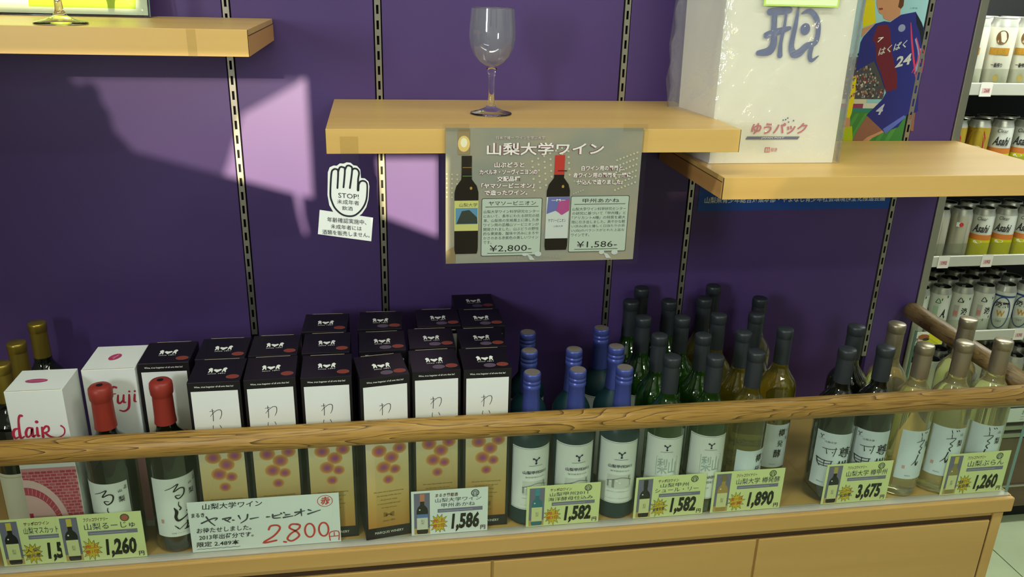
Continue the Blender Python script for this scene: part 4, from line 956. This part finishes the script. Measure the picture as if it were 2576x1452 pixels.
p = Print(y=YQ, eps=.00006); yl = ink('#d6c518'); skin = ink('#c08a66'); skd = ink('#8c5f4c'); nv = ink('#2c2f78'); mr = ink('#6a2430'); ye = ink('#a8b41c')
for L, m_, l in (([(1.0428, 0.8762), (1.0600, 0.8766), (1.0711, 0.8360), (1.0463, 0.8265), (1.0408, 0.8496)], yl, 4), ([(1.0446, 0.8246), (1.0705, 0.8341), (1.0552, 0.8176), (1.0459, 0.8075)], skin, 4)): p.quad(L, m_, l)
at_base(t, p.build('opponent_print', t)); p = Print(y=YQ, eps=.00006)
for L, m_, l in (([(1.0417, 0.7365), (1.0507, 0.7328), (1.0536, 0.7064), (1.0531, 0.6643), (1.0507, 0.6546), (1.0397, 0.6565), (1.0372, 0.6930)], yl, 4), ([(1.0397, 0.6565), (1.0517, 0.6546), (1.0543, 0.6351), (1.0398, 0.6331)], skin, 5), ([(1.0394, 0.6351), (1.0589, 0.6390), (1.0655, 0.6095), (1.0444, 0.6076)], ye, 5)): p.quad(L, m_, l)
at_base(t, p.build('opponent_print', t))
p = Print(y=YQ, eps=.00006)
for L, m_, l in (
    ([(1.0588, 0.9029), (1.1094, 0.9042), (1.1192, 0.8674), (1.1180, 0.8584), (1.1189, 0.8495), (1.1003, 0.8392), (1.0861, 0.8434), (1.0826, 0.8505), (1.0749, 0.8530), (1.0672, 0.8662)], skin, 8), ([(1.1053, 0.9041), (1.1195, 0.9045), (1.1223, 0.8675), (1.1183, 0.8620), (1.1114, 0.8654), (1.1119, 0.8779)], ink('#5f3c24'), 9), ([(1.0558, 0.9080), (1.1184, 0.9097), (1.1147, 0.8885), (1.0933, 0.8933), (1.0640, 0.8873)], ink('#5f3c24'), 9), ([(1.0714, 0.8624), (1.0801, 0.8629), (1.0813, 0.8598), (1.0738, 0.8585)], ink('#8a4038'), 9),
    ([(1.0880, 0.8390), (1.1007, 0.8374), (1.1206, 0.8513), (1.1504, 0.8573), (1.1672, 0.8379), (1.1800, 0.8181), (1.1854, 0.8034), (1.1870, 0.7775), (1.1896, 0.7513), (1.1876, 0.7170), (1.1520, 0.7129), (1.1195, 0.7050), (1.0999, 0.7390), (1.0821, 0.7649), (1.0669, 0.7573), (1.0465, 0.7440), (1.0464, 0.7993), (1.0505, 0.8103), (1.0705, 0.8341)], nv, 10),
    ([(1.0753, 0.8306), (1.0955, 0.8328), (1.1039, 0.8221), (1.1175, 0.7765), (1.1358, 0.7393), (1.1413, 0.7128), (1.1193, 0.7060), (1.1049, 0.7353), (1.0863, 0.7650), (1.0780, 0.7962), (1.0700, 0.8052)], mr, 11),
    ([(1.1508, 0.8556), (1.1672, 0.8379), (1.1779, 0.8180), (1.1858, 0.8016), (1.1870, 0.7775), (1.1769, 0.7941), (1.1670, 0.8196), (1.1561, 0.8358)], ink('#20242e'), 11),
    ([(1.1195, 0.7050), (1.1520, 0.7129), (1.1867, 0.7208), (1.1961, 0.6687), (1.1717, 0.6608), (1.1594, 0.6371), (1.1310, 0.6272), (1.0857, 0.6605), (1.1137, 0.6916)], nv, 10), ([(1.1674, 0.6608), (1.1726, 0.6569), (1.1340, 0.6233), (1.1266, 0.6332)], ink('#5a6ab8'), 11),
    ([(1.0870, 0.6595), (1.1298, 0.6332), (1.1243, 0.6282), (1.0980, 0.6193), (1.0874, 0.6075), (1.0648, 0.6075), (1.0721, 0.6312)], skd, 9), ([(1.1261, 0.6302), (1.1299, 0.6272), (1.1074, 0.6154), (1.0982, 0.6074), (1.0852, 0.6075), (1.0963, 0.6174)], skin, 9), ([(1.1765, 0.6588), (1.1911, 0.6667), (1.1949, 0.6292), (1.1894, 0.6292)], skd, 9)): p.quad(L, m_, l)
for L in ([(1.1443, 0.8374), (1.1539, 0.8029), (1.1661, 0.7660), (1.1778, 0.7322)], [(1.1617, 0.8104), (1.1747, 0.7848), (1.1818, 0.7625)], [(1.1769, 0.7941), (1.1859, 0.7775), (1.1881, 0.7437)], [(1.1668, 0.7435), (1.1733, 0.7624), (1.1743, 0.7773)]): p.stroke(L, [.0012, .004, .004, .0015][:len(L)] if len(L) == 4 else [.0012, .003, .0012], ink('#c8405c'), 13)
for L in ([(1.1615, 0.8067), (1.1743, 0.7773), (1.1732, 0.7435)], [(1.1760, 0.7885), (1.1776, 0.7624), (1.1745, 0.7473)]): p.stroke(L, .004, ink('#8a90b4'), 12)
p.disc(*[(1.1273, 0.8271)][0], .0075, .007, ink('#8f95b8'), 12)
a_ = [(1.0873, 0.7705), (1.1510, 0.8065)]; p.text('はくばく', a_[0][0], a_[0][1] + .004, .056, .015, ink('#c4c6c0'), 14, .02, .1, .30)
a_ = [(1.1281, 0.7506), (1.1595, 0.7771)]; p.text('24', a_[0][0], a_[0][1] + .002, .031, .021, ink('#c4c6c0'), 14, .03, .05, .25)
a_ = [(1.1005, 0.6615), (1.1191, 0.6858)]; p.text('4', a_[0][0] + .002, a_[0][1], .014, .021, ink('#b4b8c8'), 14, .03, .3)
a_ = [(1.0823, 0.8008), (1.0910, 0.8092)]; p.stroke([a_[0], a_[1]], .0018, WHITE, 14); p.stroke([(a_[0][0], a_[0][1] + .007), (a_[1][0] + .001, a_[1][1])], .0014, WHITE, 14)
a_ = [(1.1370, 0.8615), (1.1558, 0.8655)]; p.text('J1昇格', a_[0][0], a_[0][1], .016, .004, ink('#6a8a90'), 2)
at_base(t, p.build('player_print', t))

# ================================================================== BEER COOLER AT RIGHT
KY = .66
M_CASE = mat('cooler_metal', '#8f8d80', .45, .6); M_CASEB = mat('cooler_inner_dark', '#1a1c1a', .6); M_LIP = noisy('price_rail_plastic', '#c4c4b6', '#b9b9ab', (3, 3, 3), rough=.35)
t = thing('beer_cooler', 'open refrigerated beer cooler with stacked shelves of cans at right', 'cooler', (2.1, .9, FLOOR))
KX0, KX1 = 1.50, 2.75
sz = (.652, .400, .128, -.130, -.388)
at_base(t, Geo().box(KX0, KX1, 1.20, 1.25, FLOOR + .001, 1.3, M_CASEB).build('back_panel', t))
at_base(t, Geo().box(KX0 - .04, KX0, .64, 1.25, FLOOR + .001, 1.3, M_CASE).build('side_panel', t))
M_BASE = noisy('cooler_base_brown', '#6f5c48', '#66533f', (3, 3, 20), rough=.4)
at_base(t, Geo().box(KX0, KX1, KY - .01, 1.19, FLOOR + .07, -.545, M_BASE, .002).build('base_panel', t))
at_base(t, Geo().box(KX0, KX1, KY + .03, 1.19, FLOOR + .001, FLOOR + .069, mat('kick_black', '#14140f', .7)).build('kick_plate', t))
at_base(t, Geo().box(KX0, KX1, KY - .018, KY - .011, -.74, -.732, M_STEEL).build('base_trim', t))
for z in sz:
    o = at_base(t, Geo().box(KX0, KX1, KY + .001, 1.19, z - .034, z - .024, M_CASE).build('cooler_shelf', t))
    at_base(t, Geo().box(KX0, KX1, KY - .010, KY, z - .034, z + .001, M_LIP, .002).build('price_rail', t))
    at_base(t, Geo().box(KX0, KX1, KY - .006, KY - .003, z + .0012, z + .040, M_ACRYLIC).build('shelf_guard', t))
for z in (-.47, -.50, -.53): at_base(t, Geo().box(KX0, KX1, KY - .014, KY - .002, z - .009, z + .009, M_STEEL, .003).build('air_grille_bar', t))
light('cooler_lamp', 'AREA', (2.1, .50, 1.28), (2.1, .72, 0), 22, (.95, 1.0, .95), 1.1, .08)
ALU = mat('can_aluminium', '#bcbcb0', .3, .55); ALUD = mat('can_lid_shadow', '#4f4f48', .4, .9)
def can(label, body, pr=None, r=.033, h=.167, group='beer cans'):
    t = thing('beer_can', label, 'can', group=group)
    pf = [(0, .003), (r * .72, .003), (r * .78, 0), (r * .98, .008), (r, .012), (r, h - .022), (r * .97, h - .018), (r * .84, h - .004)]
    mats = [ALU] * 4 + [body, ALU, ALU]
    Geo().lathe(pf, mats, 28).build('can_body', t)
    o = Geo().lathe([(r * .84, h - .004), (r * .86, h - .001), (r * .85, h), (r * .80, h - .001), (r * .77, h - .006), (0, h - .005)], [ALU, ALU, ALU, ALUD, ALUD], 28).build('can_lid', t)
    Geo().box(-.005, .005, -.012, .006, h - .0048, h - .0036, ALU, .0004).build('pull_tab', o)
    if pr:
        p = Print(r + .0002, .0003); pr(p, h); p.build('can_print', t)
    return t
def pr_prem(p, h): p.text('THE BREW', -.020, .085, .04, .012, ink('#b08a30'), 2, .02); p.text('一番搾り', -.013, .055, .026, .010, DARK, 2, .02); p.rect(-.024, .083, .024, .099, ink('#a8782c'), 1); p.disc(0, .122, .014, .016, ink('#6a5030'), 1); p.disc(.004, .03, .007, .009, ink('#c0a860'), 1)
def pr_red(p, h): p.quad([(-.026, .02), (.026, .02), (.026, .116), (.018, .136), (0, .142), (-.018, .136), (-.026, .116)], ink('#a82a30'), 1); p.ring(0, .082, .026, .058, .0012, ink('#d0b060'), 2); p.text('RED', -.016, .078, .032, .014, ink('#d8c8a0'), 3, .02); p.text('EYE', -.018, .05, .036, .018, ink('#d8c8a0'), 3, .03)
def pr_asahi(p, h): p.text('Clear', -.014, .130, .028, .011, DARK, 3, 0, .2); p.text('Asahi', -.021, .092, .042, .026, ink('#3a3a3a'), 3, .03, .25); p.rect(-.045, .068, .045, .085, ink('#cf7a34'), 2); p.rect(-.045, .012, .045, .068, ink('#c9c21c'), 2); p.disc(0, .062, .012, .005, WHITE, 3)
def pr_silver(p, h): p.rect(-.012, .112, -.002, .126, WHITE, 2); p.disc(.002, .119, .006, .007, ink('#c83a3c'), 3); p.rect(-.03, .02, -.029, .13, ink('#8a8878'), 1); p.rect(.02, .02, .021, .13, ink('#9a9684'), 1)
def pr_green(p, h):
    gr = ink('#2f7a44'); p.stroke([(-.004, .118), (.010, .118), (.003, .132), (-.004, .118)], .0022, gr, 2); p.rect(-.008, .045, .007, .105, ink('#a9c4a4'), 1); p.text('A', .015, .07, .014, .028, DARK, 2, .03, .2)
    for z in (.055, .125): p.quad([(.012, z), (.032, z + .012), (.032, z + .020), (.012, z + .008)], ink('#3d6a34'), 2)
    p.rect(-.002, .025, .022, .034, ink('#8aa83a'), 2); p.stroke([(-.026, .09), (-.022, .08), (-.026, .06)], .003, gr, 2)
def pr_choju(p, h):
    gr = ink('#2f5a34'); p.stroke([(-.004, .118), (.010, .118), (.003, .132), (-.004, .118)], .0022, ink('#2a3436'), 2); p.rect(-.012, .065, .003, .105, ink('#b8b0ac'), 1); p.rect(-.010, .070, .001, .086, ink('#c98a7c'), 2); p.text('淡', .010, .075, .020, .024, DARK, 2, .03)
    for z in (.05, .115): p.quad([(.010, z), (.032, z + .012), (.032, z + .020), (.010, z + .008)], gr, 2)
def pr_w(p, h): p.ring(0, .075, .028, .055, .004, ink('#2f4a7c'), 2); p.text('淡麗', -.020, .092, .040, .020, DARK, 3, .03); p.text('W', -.012, .062, .024, .020, ink('#c08a30'), 3, .03); p.text('DRY', -.008, .042, .016, .007, ink('#3f5078'), 3); p.rect(-.04, .128, .04, .134, ink('#2f4a7c'), 1)
wh = mat('can_white', '#d6d8cc', .3, .15); sv = mat('can_silver', '#c2bea8', .28, .5); yg = mat('can_gold', '#c8a83a', .28, .6)
kinds = {'prem': (mat('can_pearl', '#d2d0bc', .3, .3), pr_prem, 'pearl white beer can'), 'red': (yg, pr_red, 'gold beer can with a red arch'), 'asahi': (wh, pr_asahi, 'white, orange and lime beer can'),
         'silver': (sv, pr_silver, 'plain silver beer can'), 'green': (wh, pr_green, 'white beer can with green marks'), 'choju': (wh, pr_choju, 'white can with dark green stripes'), 'w': (wh, pr_w, 'white can with a navy ring'), 'low': (sv, None, 'silver can on the lowest shelf')}
xs = [1.745 + .0775 * i for i in range(9)]
rows_ = [(.6305, ['prem'] * 5, 'top', .0), (.3785, ['red', 'red', 'red', 'asahi', 'asahi'], 'second', .003), (.1065, ['silver', 'silver', 'silver', 'asahi', 'asahi', 'asahi'], 'third', .011), (-.1515, ['green', 'green', 'green', 'choju', 'choju', 'w', 'w'], 'fourth', .0), (-.4095, ['low'] * 9, 'fifth', .02)]
ordn = ['first', 'second', 'third', 'fourth', 'fifth', 'sixth', 'seventh', 'eighth', 'ninth']
protos = {}
for z, ks, rname, dx in rows_:
    for dep in range(3 if rname in ('fourth', 'fifth') else 2):
        for i, kd in enumerate(ks):
            x = xs[i] + dx; loc = (x, KY + .040 + dep * .072, z - .0020)
            lb = '%s, %s from left%s, %s cooler shelf' % (kinds[kd][2], ordn[i], ('', ' one row back', ' two rows back')[dep], rname)
            sc_ = (1.12, 1.12, 1.22) if kd == 'prem' else (1, 1, 1)
            if kd == 'prem': loc = (1.735 + i * .088, loc[1] + dep * .01, loc[2])
            rz = math.radians(-38 + random.uniform(-9, 9))
            if kd not in protos:
                o = can(lb, kinds[kd][0], kinds[kd][1]); protos[kd] = o; o.location = loc; o.rotation_euler = (0, 0, rz); o.scale = sc_
            else: dup(protos[kd], loc, rz, lb, scale=sc_)
for z, x, s_, nm in ((.635, 1.858, '268', 'on the topmost rail'), (.111, 1.845, '192', 'at the left of the middle rail'), (.111, 1.995, '192', 'at the right of the middle rail'), (-.147, 2.178, '170', 'on the rail below the white cans')):
    tt = thing('price_tag', 'small white price tag %s of the beer cooler' % nm, 'price tag', (x, KY - .0105, z - .020), group='cooler price tags')
    Geo().box(-.019, .019, -.0008, 0, 0, .040, ink('#e4dfd4')).build('tag_card', tt)
    p = Print(y=-.0008); p.rect(-.013, .010, .013, .024, ink('#d8b4ae'), 1); p.text(s_, -.006, .012, .017, .010, ink('#8a3f4c'), 2, .02); p.build('tag_lettering', tt)
tt = thing('promotion_strip', 'yellow and white promotion strip on the cooler rail behind the side handrail', 'sign', (1.838, KY - .0115, -.170))
Geo().box(-.055, .065, -.0008, 0, 0, .046, ink('#e6e4d4')).build('strip_card', tt)
p = Print(y=-.0008); p.quad([(.0, .002), (.063, .002), (.063, .02), (.02, .045), (-.01, .02)], ink('#d8d02c'), 1); p.disc(-.005, .028, .020, .010, ink('#a8623c'), 2); p.disc(.004, .02, .012, .005, ink('#4a3a30'), 3); p.text('新発売', -.052, .012, .03, .014, ink('#8a4f4c'), 2, .02); p.build('strip_print', tt)
tt = thing('promotion_strip', 'white notice strip low on the cooler front, seen through the end glass', 'sign', (2.275, KY - .0155, -.474))
Geo().box(-.06, .09, -.0008, 0, 0, .052, ink('#e8ebe6')).build('strip_card', tt)
p = Print(y=-.0008); p.text('お酒', -.01, .026, .04, .018, ink('#4a5050'), 1); p.text('二十歳', -.012, .006, .05, .015, ink('#4a5050'), 1); p.build('strip_print', tt)
